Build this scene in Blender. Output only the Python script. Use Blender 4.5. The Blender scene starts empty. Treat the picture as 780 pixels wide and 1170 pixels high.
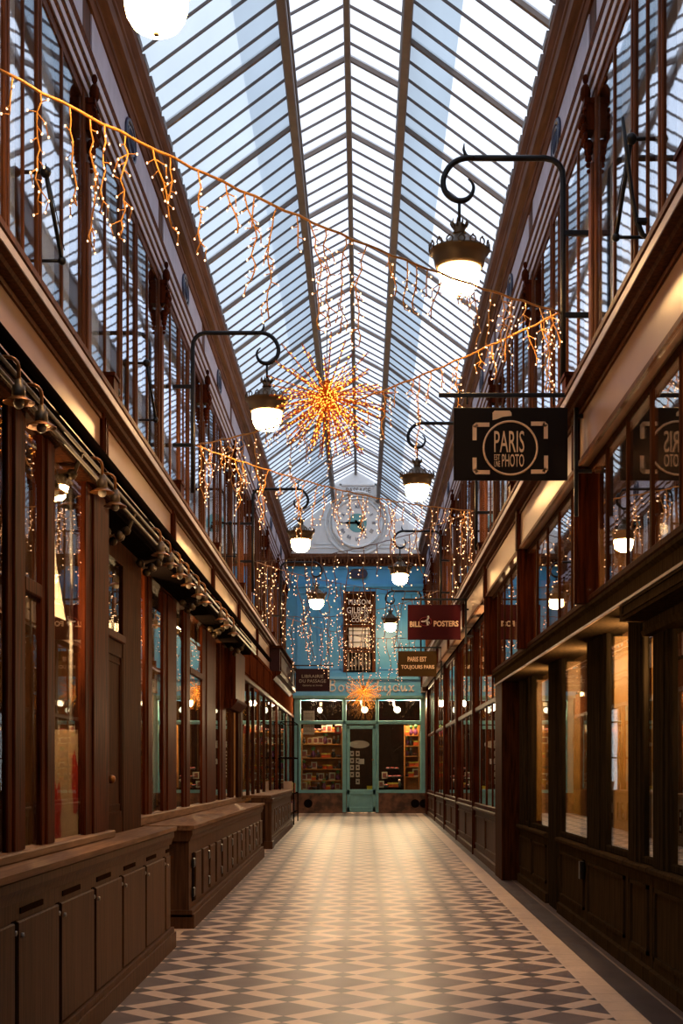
import bpy, math, random
from mathutils import Vector, Matrix
PI = math.pi
rnd = random.Random(11)
SC = bpy.context.scene
COL = SC.collection
F = 1550.0            # focal length in pixels of the 780 x 1170 frame
HC = 1.046            # eye height above the floor at the far end
YB = 34.5             # distance of the far facade
SLOPE = 0.01032       # the floor rises gently towards the far end
def Z(d): return HC + d
def fl(y): return -SLOPE * (YB - y)
def YL(px, X): return X * F / (px - 413.0)
def XB(px, Y=YB): return (px - 413.0) * Y / F
def ZB(py, Y=YB): return HC + (882.0 - py) * Y / F

# ------------------------------------------------------------------ materials
def lin(c):
    c = c / 255.0
    return c / 12.92 if c <= 0.04045 else ((c + 0.055) / 1.055) ** 2.4
def rgb(r, g, b): return (lin(r), lin(g), lin(b), 1.0)
class NT:
    def __init__(s, m): s.t = m.node_tree; s.n = s.t.nodes; s.l = s.t.links
    def new(s, typ, **kw):
        n = s.n.new(typ)
        for k, v in kw.items(): setattr(n, k, v)
        return n
    def put(s, sock, v):
        if isinstance(v, bpy.types.NodeSocket): s.l.new(v, sock)
        else: sock.default_value = v
    def math(s, op, a, b=0.0, clamp=False):
        n = s.new('ShaderNodeMath', operation=op); n.use_clamp = clamp
        s.put(n.inputs[0], a); s.put(n.inputs[1], b); return n.outputs[0]
    def mix(s, f, a, b):
        n = s.new('ShaderNodeMix', data_type='RGBA'); s.put(n.inputs[0], f); s.put(n.inputs[6], a); s.put(n.inputs[7], b); return n.outputs[2]
def base_mat(name):
    m = bpy.data.materials.new(name); m.use_nodes = True
    t = NT(m); b = t.n.get('Principled BSDF'); return m, t, b
def noise(t, scale, detail=3, stretch=None, coord='Object'):
    tc = t.new('ShaderNodeTexCoord'); mp = t.new('ShaderNodeMapping')
    t.l.new(tc.outputs[coord], mp.inputs[0])
    mp.inputs['Scale'].default_value = stretch or (1, 1, 1)
    n = t.new('ShaderNodeTexNoise'); n.inputs['Scale'].default_value = scale; n.inputs['Detail'].default_value = detail
    t.l.new(mp.outputs[0], n.inputs['Vector']); return n.outputs[0]
def wood(name, c, c2, rough=0.38, stretch=(9, 9, 0.7), spec=0.07):
    m, t, b = base_mat(name)
    f = noise(t, 4.0, 6, stretch)
    f2 = t.math('MULTIPLY', t.math('SUBTRACT', f, 0.33), 3.0, True)
    t.put(b.inputs['Base Color'], t.mix(f2, c, c2))
    b.inputs['Roughness'].default_value = rough + .12
    b.inputs['Specular IOR Level'].default_value = spec
    bp = t.new('ShaderNodeBump'); bp.inputs['Strength'].default_value = 0.12; bp.inputs['Distance'].default_value = 0.01
    t.l.new(f, bp.inputs['Height']); t.l.new(bp.outputs[0], b.inputs['Normal'])
    return m
def plain(name, c, rough=0.5, metal=0.0, vary=0.12, scale=6.0, spec=0.5):
    m, t, b = base_mat(name)
    f = noise(t, scale, 4)
    d = tuple(x * (1 - vary * 2.2) for x in c[:3]) + (1,)
    t.put(b.inputs['Base Color'], t.mix(t.math('MULTIPLY', t.math('SUBTRACT', f, 0.3), 2.4, True), d, c))
    b.inputs['Roughness'].default_value = rough; b.inputs['Metallic'].default_value = metal
    b.inputs['Specular IOR Level'].default_value = spec
    return m
def emit(name, c, s, sampled=False):
    m, t, b = base_mat(name)
    b.inputs['Base Color'].default_value = c
    b.inputs['Emission Color'].default_value = c; b.inputs['Emission Strength'].default_value = s
    if not sampled: m.cycles.emission_sampling = 'NONE'
    return m
def glass(name, tint=(0.9, 0.93, 0.93, 1), boost=1.0, wav=0.0, base=0.03, rough=0.0, gtint=(1, 1, 1, 1)):
    m, t, b = base_mat(name); t.n.remove(b)
    out = t.n['Material Output']
    tr = t.new('ShaderNodeBsdfTransparent'); tr.inputs[0].default_value = tint
    gl = t.new('ShaderNodeBsdfGlossy'); gl.inputs['Roughness'].default_value = rough; gl.inputs['Color'].default_value = gtint
    lw = t.new('ShaderNodeLayerWeight'); fr = t.math('ADD', t.math('MULTIPLY', t.math('POWER', lw.outputs['Facing'], 5.0), 0.96), 0.04)
    mx = t.new('ShaderNodeMixShader')
    if wav:
        bp = t.new('ShaderNodeBump'); bp.inputs['Strength'].default_value = wav; bp.inputs['Distance'].default_value = 0.02
        t.l.new(noise(t, 3.0, 2, (1, 1, 0.6)), bp.inputs['Height']); t.l.new(bp.outputs[0], gl.inputs['Normal'])
    f = t.math('ADD', t.math('MULTIPLY', fr, boost), base, True)
    t.l.new(f, mx.inputs[0]); t.l.new(tr.outputs[0], mx.inputs[1]); t.l.new(gl.outputs[0], mx.inputs[2])
    t.l.new(mx.outputs[0], out.inputs[0]); return m
def frosted(name, tint, trans, body):
    m, t, b = base_mat(name); t.n.remove(b); out = t.n['Material Output']
    tr = t.new('ShaderNodeBsdfTransparent'); tr.inputs[0].default_value = tint
    tl = t.new('ShaderNodeBsdfTranslucent')
    f = noise(t, 1.3, 4, (1, 0.35, 1))
    d = tuple(x * 0.78 for x in body[:3]) + (1,)
    t.put(tl.inputs[0], t.mix(t.math('MULTIPLY', t.math('SUBTRACT', f, 0.3), 2.5, True), d, body))
    mx = t.new('ShaderNodeMixShader'); mx.inputs[0].default_value = trans
    t.l.new(tl.outputs[0], mx.inputs[1]); t.l.new(tr.outputs[0], mx.inputs[2]); t.l.new(mx.outputs[0], out.inputs[0]); return m

M = {}
M['wood_dark'] = wood('dark_varnished_wood', rgb(36, 18, 9), rgb(66, 35, 17), 0.5, spec=0.01)
M['wood_red'] = wood('red_brown_varnished_wood', rgb(38, 15, 7), rgb(80, 35, 15), 0.36, spec=0.012)
M['vent'] = plain('vent_shadow_brown', rgb(40, 26, 18), 0.8, spec=0)
M['wood_cab'] = wood('walnut_panel_wood', rgb(58, 36, 23), rgb(84, 56, 38), 0.45, (12, 12, 0.6))
M['wood_cab_top'] = wood('walnut_counter_wood', rgb(88, 60, 42), rgb(122, 90, 66), 0.42, (9, 0.7, 9))
M['wood_matte'] = wood('matte_brown_boards', rgb(56, 26, 14), rgb(96, 48, 26), 0.8, spec=0)
M['wood_up'] = wood('brown_painted_timber', rgb(62, 34, 20), rgb(96, 56, 33), 0.45)
M['cornice'] = wood('cornice_brown_paint', rgb(84, 52, 36), rgb(116, 78, 56), 0.5, (5, 0.5, 5))
M['lilac'] = plain('pale_lilac_paint', rgb(176, 168, 186), 0.5, vary=0.1)
M['fascia'] = plain('warm_grey_fascia_paint', rgb(150, 118, 98), 0.34, vary=0.08, scale=3.0, spec=.2)
M['olive'] = wood('black_olive_paint', rgb(30, 24, 16), rgb(48, 38, 26), 0.6, spec=0)
M['olive_panel'] = wood('olive_brown_paint', rgb(44, 34, 23), rgb(62, 48, 32), 0.6, spec=0)
M['iron'] = plain('black_iron', rgb(26, 26, 30), 0.42, 0.5)
M['bronze'] = plain('aged_bronze', rgb(92, 74, 52), 0.42, 0.4)
M['brass'] = plain('dull_brass', rgb(150, 96, 48), 0.36, 0.8)
M['black'] = plain('black_paint', rgb(26, 20, 18), 0.85, spec=0)
M['enamel'] = plain('grey_enamel', rgb(150, 140, 130), 0.35)
M['roofbar'] = plain('roof_bar_paint', rgb(112, 100, 96), 0.5)
M['roofbar2'] = plain('roof_beam_paint', rgb(128, 112, 102), 0.5)
M['roofglass_l'] = frosted('shaded_roof_glass', (0.78, 0.83, 0.88, 1), 0.26, (0.48, 0.54, 0.60, 1))  # dimmer sky over the left slope put into the glass colour
M['roofglass_r'] = frosted('clear_roof_glass', (0.90, 0.93, 1.0, 1), 0.55, (0.8, 0.84, 0.92, 1))
M['roofglass_f'] = frosted('frosted_roof_glass', (0.8, 0.85, 0.9, 1), 0.10, (0.38, 0.45, 0.52, 1))
M['winglass'] = glass('upper_window_glass', (0.94, 0.96, 0.98, 1), 1.0, 0.014, 0.07, 0.02, (0.85, 0.9, 0.96, 1))
M['shopglass'] = glass('shop_window_glass', (0.93, 0.94, 0.92, 1), 1.0, 0.012, 0.03)
M['lampclear'] = glass('clear_bulb_glass', (0.95, 0.95, 0.95, 1), 1.0, 0, 0.05)
M['blind'] = plain('pale_window_blind', rgb(232, 236, 242), 0.8, vary=0.14, scale=2.0)
M['blind_r'] = plain('grey_brown_window_blind', rgb(196, 192, 196), 0.8, vary=0.16, scale=2.0)
M['plaster'] = plain('white_gable_paint', rgb(232, 234, 234), 0.6, vary=0.05)
M['blue'] = plain('sky_blue_paint', rgb(72, 170, 232), 0.4, vary=0.1, scale=2.0)
M['teal'] = plain('teal_green_paint', rgb(122, 184, 182), 0.42, vary=0.1)
M['bluefascia'] = plain('light_blue_fascia_paint', rgb(104, 186, 236), 0.42, vary=0.05)
M['bluedark'] = plain('deep_blue_enamel', rgb(20, 30, 72), 0.3)
M['dialwhite'] = plain('white_enamel_dial', rgb(246, 244, 240), 0.5, vary=0.02)
M['white'] = plain('white_paint', rgb(226, 222, 216), 0.5, vary=0.03)
M['cream'] = plain('cream_letter_paint', rgb(222, 186, 150), 0.5, vary=0.03)
M['signblack'] = plain('sign_black', rgb(24, 16, 11), 0.5, vary=0.05, spec=.1)
M['signred'] = plain('sign_burgundy', rgb(60, 8, 14), 0.5, vary=0.05, spec=.1)
M['signolive'] = plain('sign_olive', rgb(60, 42, 16), 0.5, vary=0.05, spec=.1)
M['signplum'] = plain('sign_plum', rgb(44, 20, 26), 0.5, vary=0.05, spec=.1)
M['red'] = plain('red_paint', rgb(170, 30, 24), 0.5)
M['paper'] = plain('off_white_paper', rgb(214, 204, 186), 0.8, vary=0.06)
M['canvas'] = plain('unprimed_canvas', rgb(196, 168, 132), 0.8, vary=0.14)
M['orange'] = plain('orange_print', rgb(230, 120, 30), 0.6)
M['yellow'] = plain('yellow_print', rgb(236, 208, 40), 0.6)
M['goldwood'] = plain('ochre_wood_panel', rgb(178, 132, 62), 0.45, vary=0.15)
M['shelf'] = plain('amber_shelf_wood', rgb(168, 100, 36), 0.5)
M['interior'] = plain('dark_shop_interior', rgb(22, 15, 11), 0.9, spec=0)
M['interior_warm'] = plain('warm_shop_wall', rgb(132, 92, 52), 0.8)
M['amber_lit_wire'] = plain('amber_lit_cable', rgb(214, 146, 60), 0.5)  # LED glow on the near cables put into the colour
M['dark_wire'] = plain('brown_cable', rgb(92, 62, 40), 0.5)
M['copper'] = plain('copper_wire', rgb(206, 104, 22), 0.35, 0.6)
M['globe'] = emit('lit_globe', (1.0, 0.56, 0.21, 1), 72.0, True)
M['bulb'] = emit('led_bulb_light', (1.0, 0.55, 0.28, 1), 2.6)
M['ledgold'] = emit('gold_led_light', (1.0, 0.36, 0.04, 1), 2.6)
M['tinybulb'] = emit('shop_lamp_light', (1.0, 0.66, 0.3, 1), 14.0, True)
M['softlamp'] = emit('paper_globe_light', (1.0, 0.86, 0.66, 1), 1.2)
M['outer'] = plain('outside_render', rgb(176, 178, 180), 0.8)

def marble():
    m, t, b = base_mat('brown_marble')
    f = noise(t, 5.0, 8)
    t.put(b.inputs['Base Color'], t.mix(t.math('MULTIPLY', t.math('SUBTRACT', f, 0.4), 4.0, True), rgb(62, 36, 24), rgb(132, 88, 62)))
    b.inputs['Roughness'].default_value = 0.3; return m
M['marble'] = marble()

def floor_mat():
    m, t, b = base_mat('diamond_floor_tiles')
    tc = t.new('ShaderNodeTexCoord'); sp = t.new('ShaderNodeSeparateXYZ')
    t.l.new(tc.outputs['Object'], sp.inputs[0])
    L = 0.43; hb = 0.29 / 2
    u = t.math('ADD', sp.outputs[0], 0.121); v = t.math('SUBTRACT', sp.outputs[1], 7.582)
    v = t.math('MULTIPLY', v, 0.608 / 0.598)
    k = 1 / (math.sqrt(2) * L)
    p = t.math('ADD', t.math('MULTIPLY', t.math('ADD', u, v), k), 50.5)
    q = t.math('ADD', t.math('MULTIPLY', t.math('SUBTRACT', u, v), k), 50.5)
    def tri(x): return t.math('ABSOLUTE', t.math('SUBTRACT', t.math('FRACT', x), 0.5))
    tp, tq = tri(p), tri(q)
    np_, nq = t.math('LESS_THAN', tp, hb), t.math('LESS_THAN', tq, hb)
    small = t.math('MULTIPLY', np_, nq)
    big = t.math('MULTIPLY', t.math('SUBTRACT', 1.0, np_), t.math('SUBTRACT', 1.0, nq))
    n1 = noise(t, 2.2, 5); n2 = noise(t, 30.0, 3)
    # every tile slightly its own shade
    wn = t.new('ShaderNodeTexWhiteNoise'); wn.noise_dimensions = '2D'
    cb = t.new('ShaderNodeCombineXYZ'); t.put(cb.inputs[0], t.math('FLOOR', t.math('ADD', p, 0.5 * 0))); t.put(cb.inputs[1], t.math('FLOOR', q))
    t.l.new(cb.outputs[0], wn.inputs['Vector'])
    light = t.mix(n1, rgb(206, 180, 160), rgb(176, 150, 132))
    dark = t.mix(n1, rgb(86, 71, 72), rgb(66, 54, 55))
    dark = t.mix(t.math('MULTIPLY', wn.outputs[0], 0.35), dark, rgb(102, 85, 82))
    c = t.mix(big, light, dark)
    c = t.mix(small, c, rgb(44, 35, 37))
    # grout between tiles
    def edge(x): return t.math('LESS_THAN', t.math('ABSOLUTE', t.math('SUBTRACT', x, hb)), 0.006)
    gr = t.math('MAXIMUM', edge(tp), edge(tq))
    c = t.mix(t.math('MULTIPLY', gr, 0.45), c, rgb(110, 92, 80))
    X = sp.outputs[0]
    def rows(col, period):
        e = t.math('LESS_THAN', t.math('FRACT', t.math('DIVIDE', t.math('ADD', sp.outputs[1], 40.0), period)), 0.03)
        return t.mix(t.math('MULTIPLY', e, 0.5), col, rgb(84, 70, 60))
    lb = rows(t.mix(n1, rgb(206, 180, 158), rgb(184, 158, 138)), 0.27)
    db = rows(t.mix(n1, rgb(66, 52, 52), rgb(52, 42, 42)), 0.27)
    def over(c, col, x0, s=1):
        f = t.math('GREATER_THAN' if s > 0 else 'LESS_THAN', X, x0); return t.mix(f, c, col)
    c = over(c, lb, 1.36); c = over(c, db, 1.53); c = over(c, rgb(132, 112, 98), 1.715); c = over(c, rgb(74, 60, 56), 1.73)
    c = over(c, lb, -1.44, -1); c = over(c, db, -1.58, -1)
    dirt = t.math('MULTIPLY', t.math('SUBTRACT', n2, 0.45), 0.5, True)
    c = t.mix(dirt, c, rgb(90, 72, 60))
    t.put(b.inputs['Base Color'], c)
    r = t.math('ADD', t.math('MULTIPLY', n1, 0.22), 0.3)
    t.put(b.inputs['Roughness'], r)
    bp = t.new('ShaderNodeBump'); bp.inputs['Strength'].default_value = 0.15; bp.inputs['Distance'].default_value = 0.004
    t.put(bp.inputs['Height'], t.math('SUBTRACT', t.math('MULTIPLY', n1, 2.0), gr)); t.l.new(bp.outputs[0], b.inputs['Normal'])
    return m
M['floor'] = floor_mat()

# ------------------------------------------------------------------ mesh builder
class MB:
    def __init__(s): s.v = []; s.f = []; s.sm = []
    def add(s, vs, fs, smooth=False):
        o = len(s.v); s.v += [tuple(p) for p in vs]
        for f in fs: s.f.append(tuple(i + o for i in f)); s.sm.append(smooth)
        return s
    def box(s, x0, x1, y0, y1, z0, z1):
        x0, x1 = min(x0, x1), max(x0, x1); y0, y1 = min(y0, y1), max(y0, y1); z0, z1 = min(z0, z1), max(z0, z1)
        v = [(x, y, z) for z in (z0, z1) for y in (y0, y1) for x in (x0, x1)]
        return s.add(v, [(0, 2, 3, 1), (4, 5, 7, 6), (0, 1, 5, 4), (2, 6, 7, 3), (0, 4, 6, 2), (1, 3, 7, 5)])
    def bbox(s, x0, x1, y0, y1, z0, z1, c=0.01):
        """a box with its four long edges chamfered, long axis found by size"""
        x0, x1 = min(x0, x1), max(x0, x1); y0, y1 = min(y0, y1), max(y0, y1); z0, z1 = min(z0, z1), max(z0, z1)
        d = [x1 - x0, y1 - y0, z1 - z0]; a = d.index(max(d)); lo = [x0, y0, z0]; hi = [x1, y1, z1]
        i, j = [k for k in range(3) if k != a]; c = min(c, d[i] * 0.4, d[j] * 0.4)
        prof = [(lo[i] + c, lo[j]), (hi[i] - c, lo[j]), (hi[i], lo[j] + c), (hi[i], hi[j] - c), (hi[i] - c, hi[j]), (lo[i] + c, hi[j]), (lo[i], hi[j] - c), (lo[i], lo[j] + c)]
        v = []
        for e in (lo[a], hi[a]):
            for p in prof:
                q = [0, 0, 0]; q[a] = e; q[i] = p[0]; q[j] = p[1]; v.append(q)
        fs = [(k, (k + 1) % 8, 8 + (k + 1) % 8, 8 + k) for k in range(8)] + [tuple(range(7, -1, -1)), tuple(range(8, 16))]
        return s.add(v, fs)
    def prof_y(s, pts, y0, y1):
        """closed profile of (x, z) swept along y"""
        n = len(pts); v = [(x, y0, z) for x, z in pts] + [(x, y1, z) for x, z in pts]
        return s.add(v, [(k, (k + 1) % n, n + (k + 1) % n, n + k) for k in range(n)] + [tuple(range(n - 1, -1, -1)), tuple(range(n, 2 * n))])
    def poly(s, pts, off):
        n = len(pts); v = [tuple(p) for p in pts] + [tuple(Vector(p) + Vector(off)) for p in pts]
        return s.add(v, [(k, (k + 1) % n, n + (k + 1) % n, n + k) for k in range(n)] + [tuple(range(n - 1, -1, -1)), tuple(range(n, 2 * n))])
    def tube(s, pts, r, seg=8, closed=False, flat=False):
        pts = [Vector(p) for p in pts]; n = len(pts)
        rs = r if isinstance(r, (list, tuple)) else [r] * n
        up = None; rings = []
        for i, p in enumerate(pts):
            if closed: d = pts[(i + 1) % n] - pts[i - 1]
            else: d = pts[min(i + 1, n - 1)] - pts[max(i - 1, 0)]
            if d.length < 1e-9: d = Vector((0, 0, 1))
            d.normalize()
            if up is None:
                up = Vector((0, 0, 1)) if abs(d.z) < 0.9 else Vector((1, 0, 0))
            a = d.cross(up)
            if a.length < 1e-6: a = d.cross(Vector((0, 1, 0.1)))
            a.normalize(); b = a.cross(d).normalized(); up = b
            rings.append([p + (a * math.cos(2 * PI * k / seg) + b * math.sin(2 * PI * k / seg)) * rs[i] for k in range(seg)])
        v = [q for R in rings for q in R]; fs = []
        m = n if closed else n - 1
        for i in range(m):
            j = (i + 1) % n
            for k in range(seg): fs.append((i * seg + k, i * seg + (k + 1) % seg, j * seg + (k + 1) % seg, j * seg + k))
        if not closed: fs += [tuple(range(seg - 1, -1, -1)), tuple(range((n - 1) * seg, n * seg))]
        return s.add(v, fs, not flat)
    def lathe(s, prof, c=(0, 0, 0), seg=20, smooth=True, axis='z'):
        v = []
        for r, z in prof:
            for k in range(seg):
                a = 2 * PI * k / seg; x, y = r * math.cos(a), r * math.sin(a)
                q = (x, y, z) if axis == 'z' else ((x, z, y) if axis == 'y' else (z, x, y))
                v.append((c[0] + q[0], c[1] + q[1], c[2] + q[2]))
        fs = []
        for i in range(len(prof) - 1):
            for k in range(seg): fs.append((i * seg + k, i * seg + (k + 1) % seg, (i + 1) * seg + (k + 1) % seg, (i + 1) * seg + k))
        fs += [tuple(range(seg - 1, -1, -1)), tuple(range((len(prof) - 1) * seg, len(prof) * seg))]
        return s.add(v, fs, smooth)
    def ball(s, c, r, seg=8, rings=5, sz=1.0):
        pr = [(max(r * math.sin(PI * i / rings), r * 0.02), -r * sz * math.cos(PI * i / rings)) for i in range(rings + 1)]
        return s.lathe(pr, c, seg)
    def build(s, name, mat, parent=None, kind=None, recentre=True):
        P = Vector((0, 0, 0))
        if recentre and s.v:
            xs = [p[0] for p in s.v]; ys = [p[1] for p in s.v]; zs = [p[2] for p in s.v]
            P = Vector(((min(xs) + max(xs)) / 2, (min(ys) + max(ys)) / 2, min(zs)))
        me = bpy.data.meshes.new(name)
        me.from_pydata([tuple(Vector(p) - P) for p in s.v], [], s.f)
        me.polygons.foreach_set('use_smooth', s.sm)
        me.update()
        import bmesh
        bm = bmesh.new(); bm.from_mesh(me); bmesh.ops.recalc_face_normals(bm, faces=bm.faces); bm.to_mesh(me); bm.free()
        me.materials.append(mat)
        o = bpy.data.objects.new(name, me); COL.objects.link(o)
        o.location = P
        if parent is not None:
            o.parent = parent; o.location = (P - wloc(parent)) if recentre else Vector((0, 0, 0))
        if kind: o['kind'] = kind
        return o
def wloc(o):
    p = Vector(o.location)
    while o.parent is not None: o = o.parent; p += Vector(o.location)
    return p
def empty(name, loc=(0, 0, 0), parent=None):
    o = bpy.data.objects.new(name, None); COL.objects.link(o); o.empty_display_size = 0.1
    o.location = loc
    if parent is not None: o.parent = parent; o.location = Vector(loc) - wloc(parent)
    return o
def tag(o, label=None, cat=None, group=None, kind=None):
    if label: o['label'] = label
    if cat: o['category'] = cat
    if group: o['group'] = group
    if kind: o['kind'] = kind
    return o
def kids(o): return [c for c in KIDS.get(o.name, [])]
KIDS = {}
def index():
    KIDS.clear()
    for o in COL.objects:
        if o.parent is not None: KIDS.setdefault(o.parent.name, []).append(o)
def copy_tree(o, parent=None):
    src = list(o.children)
    c = o.copy(); COL.objects.link(c); c.parent = parent
    for ch in src: copy_tree(ch, c)
    return c
def text_mb(s, size, sx=1.0, spacing=1.0, align='CENTER', offset=0.0):
    cu = bpy.data.curves.new('letters', 'FONT'); cu.body = s; cu.size = size; cu.align_x = align; cu.align_y = 'CENTER'
    cu.extrude = 0.003; cu.space_character = spacing; cu.offset = offset; cu.resolution_u = 3
    o = bpy.data.objects.new('letters_tmp', cu); COL.objects.link(o)
    dg = bpy.context.evaluated_depsgraph_get(); dg.update()
    me = bpy.data.meshes.new_from_object(o.evaluated_get(dg))
    vs = [(v.co.x * sx, v.co.z, v.co.y) for v in me.vertices]; fs = [tuple(p.vertices) for p in me.polygons]
    bpy.data.objects.remove(o); bpy.data.meshes.remove(me)
    return vs, fs
def letters(mb, s, x, y, z, size, sx=1.0, spacing=1.0, offset=0.0, align='CENTER'):
    vs, fs = text_mb(s, size, sx, spacing, align, offset)
    mb.add([(x + a, y + b, z + c) for a, b, c in vs], fs)
_n = {}
def num(k):
    _n[k] = _n.get(k, 0) + 1; return '%s_%d' % (k, _n[k])

# ------------------------------------------------------------------ camera, sky
cam = bpy.data.cameras.new('camera'); co = bpy.data.objects.new('camera', cam); COL.objects.link(co)
cam.sensor_fit = 'HORIZONTAL'; cam.sensor_width = 24.0; cam.lens = F / 780.0 * 24.0
cam.shift_x = -(413 - 390) / 780.0; cam.shift_y = (882 - 585) / 780.0
cam.clip_end = 300; co.location = (0, 0, HC); co.rotation_euler = (PI / 2, 0, 0)
SC.camera = co
w = bpy.data.worlds.new('sky'); SC.world = w; w.use_nodes = True
wt = NT(w); bg = wt.n['Background']
tcw = wt.new('ShaderNodeTexCoord'); nz = wt.new('ShaderNodeTexNoise'); nz.inputs['Scale'].default_value = 2.6; nz.inputs['Detail'].default_value = 5
wt.l.new(tcw.outputs['Generated'], nz.inputs['Vector'])
cr = wt.math('MULTIPLY', wt.math('SUBTRACT', nz.outputs[0], 0.36), 4.0, True)
wt.put(bg.inputs['Color'], wt.mix(cr, (0.70, 0.81, 1.0, 1), (0.96, 0.98, 1.0, 1)))
bg.inputs['Strength'].default_value = 1.05
SC.view_settings.view_transform = 'Standard'; SC.view_settings.look = 'None'
SC.view_settings.gamma = 1.0; SC.view_settings.use_curve_mapping = False
SC.view_settings.exposure = 0.74
SC.cycles.max_bounces = 8; SC.cycles.transparent_max_bounces = 24; SC.cycles.use_denoising = True
SC.cycles.sample_clamp_indirect = 4.0; SC.cycles.caustics_reflective = False; SC.cycles.caustics_refractive = False

# ------------------------------------------------------------------ floor
def slab(y0, y1, x0, x1):
    return MB().add([(x0, y0, fl(y0)), (x1, y0, fl(y0)), (x1, y1, fl(y1)), (x0, y1, fl(y1)),
                     (x0, y0, -.8), (x1, y0, -.8), (x1, y1, -.8), (x0, y1, -.8)],
                    [(0, 1, 2, 3), (7, 6, 5, 4), (0, 4, 5, 1), (1, 5, 6, 2), (2, 6, 7, 3), (3, 7, 4, 0)])
slab(-3.0, YB + 4.0, -3.6, 3.5).build('floor', M['floor'], kind='structure', recentre=False)

# ------------------------------------------------------------------ the long walls, both storeys
Y0 = 2.5; BAY = 3.45; NB = 9
def mx(side, x): return x if side < 0 else -0.30 - x       # the right side mirrors the left about the passage axis
PY = [Y0 + BAY * i for i in range(NB + 1)]                  # pilaster lines
Y1 = YB
def prof(mb, side, pts, y0, y1): mb.prof_y([(mx(side, x), Z(d)) for x, d in pts], y0, y1)

def upper(side):
    nm = 'left' if side < 0 else 'right'
    wall = empty('wall_' + nm, (mx(side, -2.1), 2.5, fl(2.5))); wall['kind'] = 'structure'
    # masonry behind everything above the ledge top and behind the windows: backs the rooms
    b = MB(); b.box(mx(side, -3.3), mx(side, -3.4), -3, Y1, -0.7, Z(5.9)); b.build('back_masonry', M['interior'], wall)
    b = MB(); b.box(mx(side, -2.0), mx(side, -3.4), -3, Y1, Z(2.2), Z(2.45)); b.build('storey_slab', M['interior'], wall)
    b = MB(); b.box(mx(side, -2.0), mx(side, -3.4), -3, Y1, Z(5.38), Z(5.6)); b.build('attic_slab', M['interior'], wall)
    # ledge between the storeys
    b = MB()
    prof(b, side, [(-2.02, 2.40), (-1.83, 2.40), (-1.81, 2.47), (-1.74, 2.47), (-1.73, 2.49), (-1.69, 2.49), (-1.69, 2.545), (-1.675, 2.55), (-1.675, 2.585), (-1.70, 2.59), (-2.02, 2.62)], -3, Y1)
    led = b.build(num('trim'), M['wood_up'], kind='structure')
    b = MB(); prof(b, side, [(-1.69, 2.495), (-1.685, 2.495), (-1.683, 2.54), (-1.69, 2.54)], -3, Y1)
    b.build('ledge_fillet', M['lilac'], led)
    # architrave, frieze, cornice
    b = MB()
    prof(b, side, [(-2.05, 4.68), (-1.90, 4.68), (-1.90, 4.75), (-1.885, 4.76), (-1.885, 4.83), (-1.87, 4.84), (-1.87, 4.92), (-1.85, 4.95), (-2.05, 4.97)], -3, Y1)
    ar = b.build(num('trim'), M['wood_up'], kind='structure')
    b = MB()
    for (xa, da, dz) in ((-1.897, 4.69, .05), (-1.882, 4.768, .052), (-1.867, 4.848, .06)):
        prof(b, side, [(xa, da), (xa + .004, da), (xa + .004, da + dz), (xa, da + dz)], -3, Y1)
    b.build('painted_band', M['lilac'], ar)
    b = MB(); prof(b, side, [(-2.05, 4.97), (-1.91, 4.97), (-1.91, 5.38), (-2.05, 5.38)], -3, Y1)
    fr = b.build(num('trim'), M['wood_up'], kind='structure')
    b = MB()
    prof(b, side, [(-2.2, 5.36), (-1.89, 5.36), (-1.87, 5.40), (-1.86, 5.40), (-1.86, 5.44), (-1.80, 5.46), (-1.80, 5.56), (-1.785, 5.57), (-1.785, 5.60), (-1.745, 5.64), (-1.74, 5.70), (-1.77, 5.72), (-2.2, 5.80)], -3, Y1)
    co_ = b.build(num('trim'), M['cornice'], kind='structure')
    b = MB(); y = 2.6
    while y < Y1 - .3:
        b.box(mx(side, -1.735), mx(side, -1.80), y, y + .22, Z(5.70), Z(5.76)); y += .345
    b.build('glazing_shoe_blocks', M['roofbar'], co_)
    # frieze panels and wreaths, one per bay
    pn = MB().box(mx(side, -1.915), mx(side, -1.90), PY[0] + .16, PY[1] - .16, Z(5.0), Z(5.34)).build('frieze_panel', M['lilac'], fr)
    wr = MB(); yc = (PY[0] + PY[1]) / 2
    for rr, th in ((.15, .018), (.10, .014)):
        wr.tube([(mx(side, -1.895), yc + rr * 1.5 * math.cos(a), Z(5.17) + rr * math.sin(a)) for a in [2 * PI * k / 20 for k in range(20)]], th, 6, True)
    for k in range(-3, 4):
        wr.tube([(mx(side, -1.892), yc + k * .05, Z(5.17) + .08), (mx(side, -1.892), yc + k * .05 + .03, Z(5.17) - .08)], .008, 5)
    wr = wr.build('iron_grille_ornament', M['bluedark'], fr)
    for i in range(1, NB):
        for o in (pn, wr):
            c = o.copy(); COL.objects.link(c); c.location = o.location + Vector((0, BAY * i, 0))
    return wall
WALL = {s: upper(s) for s in (-1, 1)}

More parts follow.
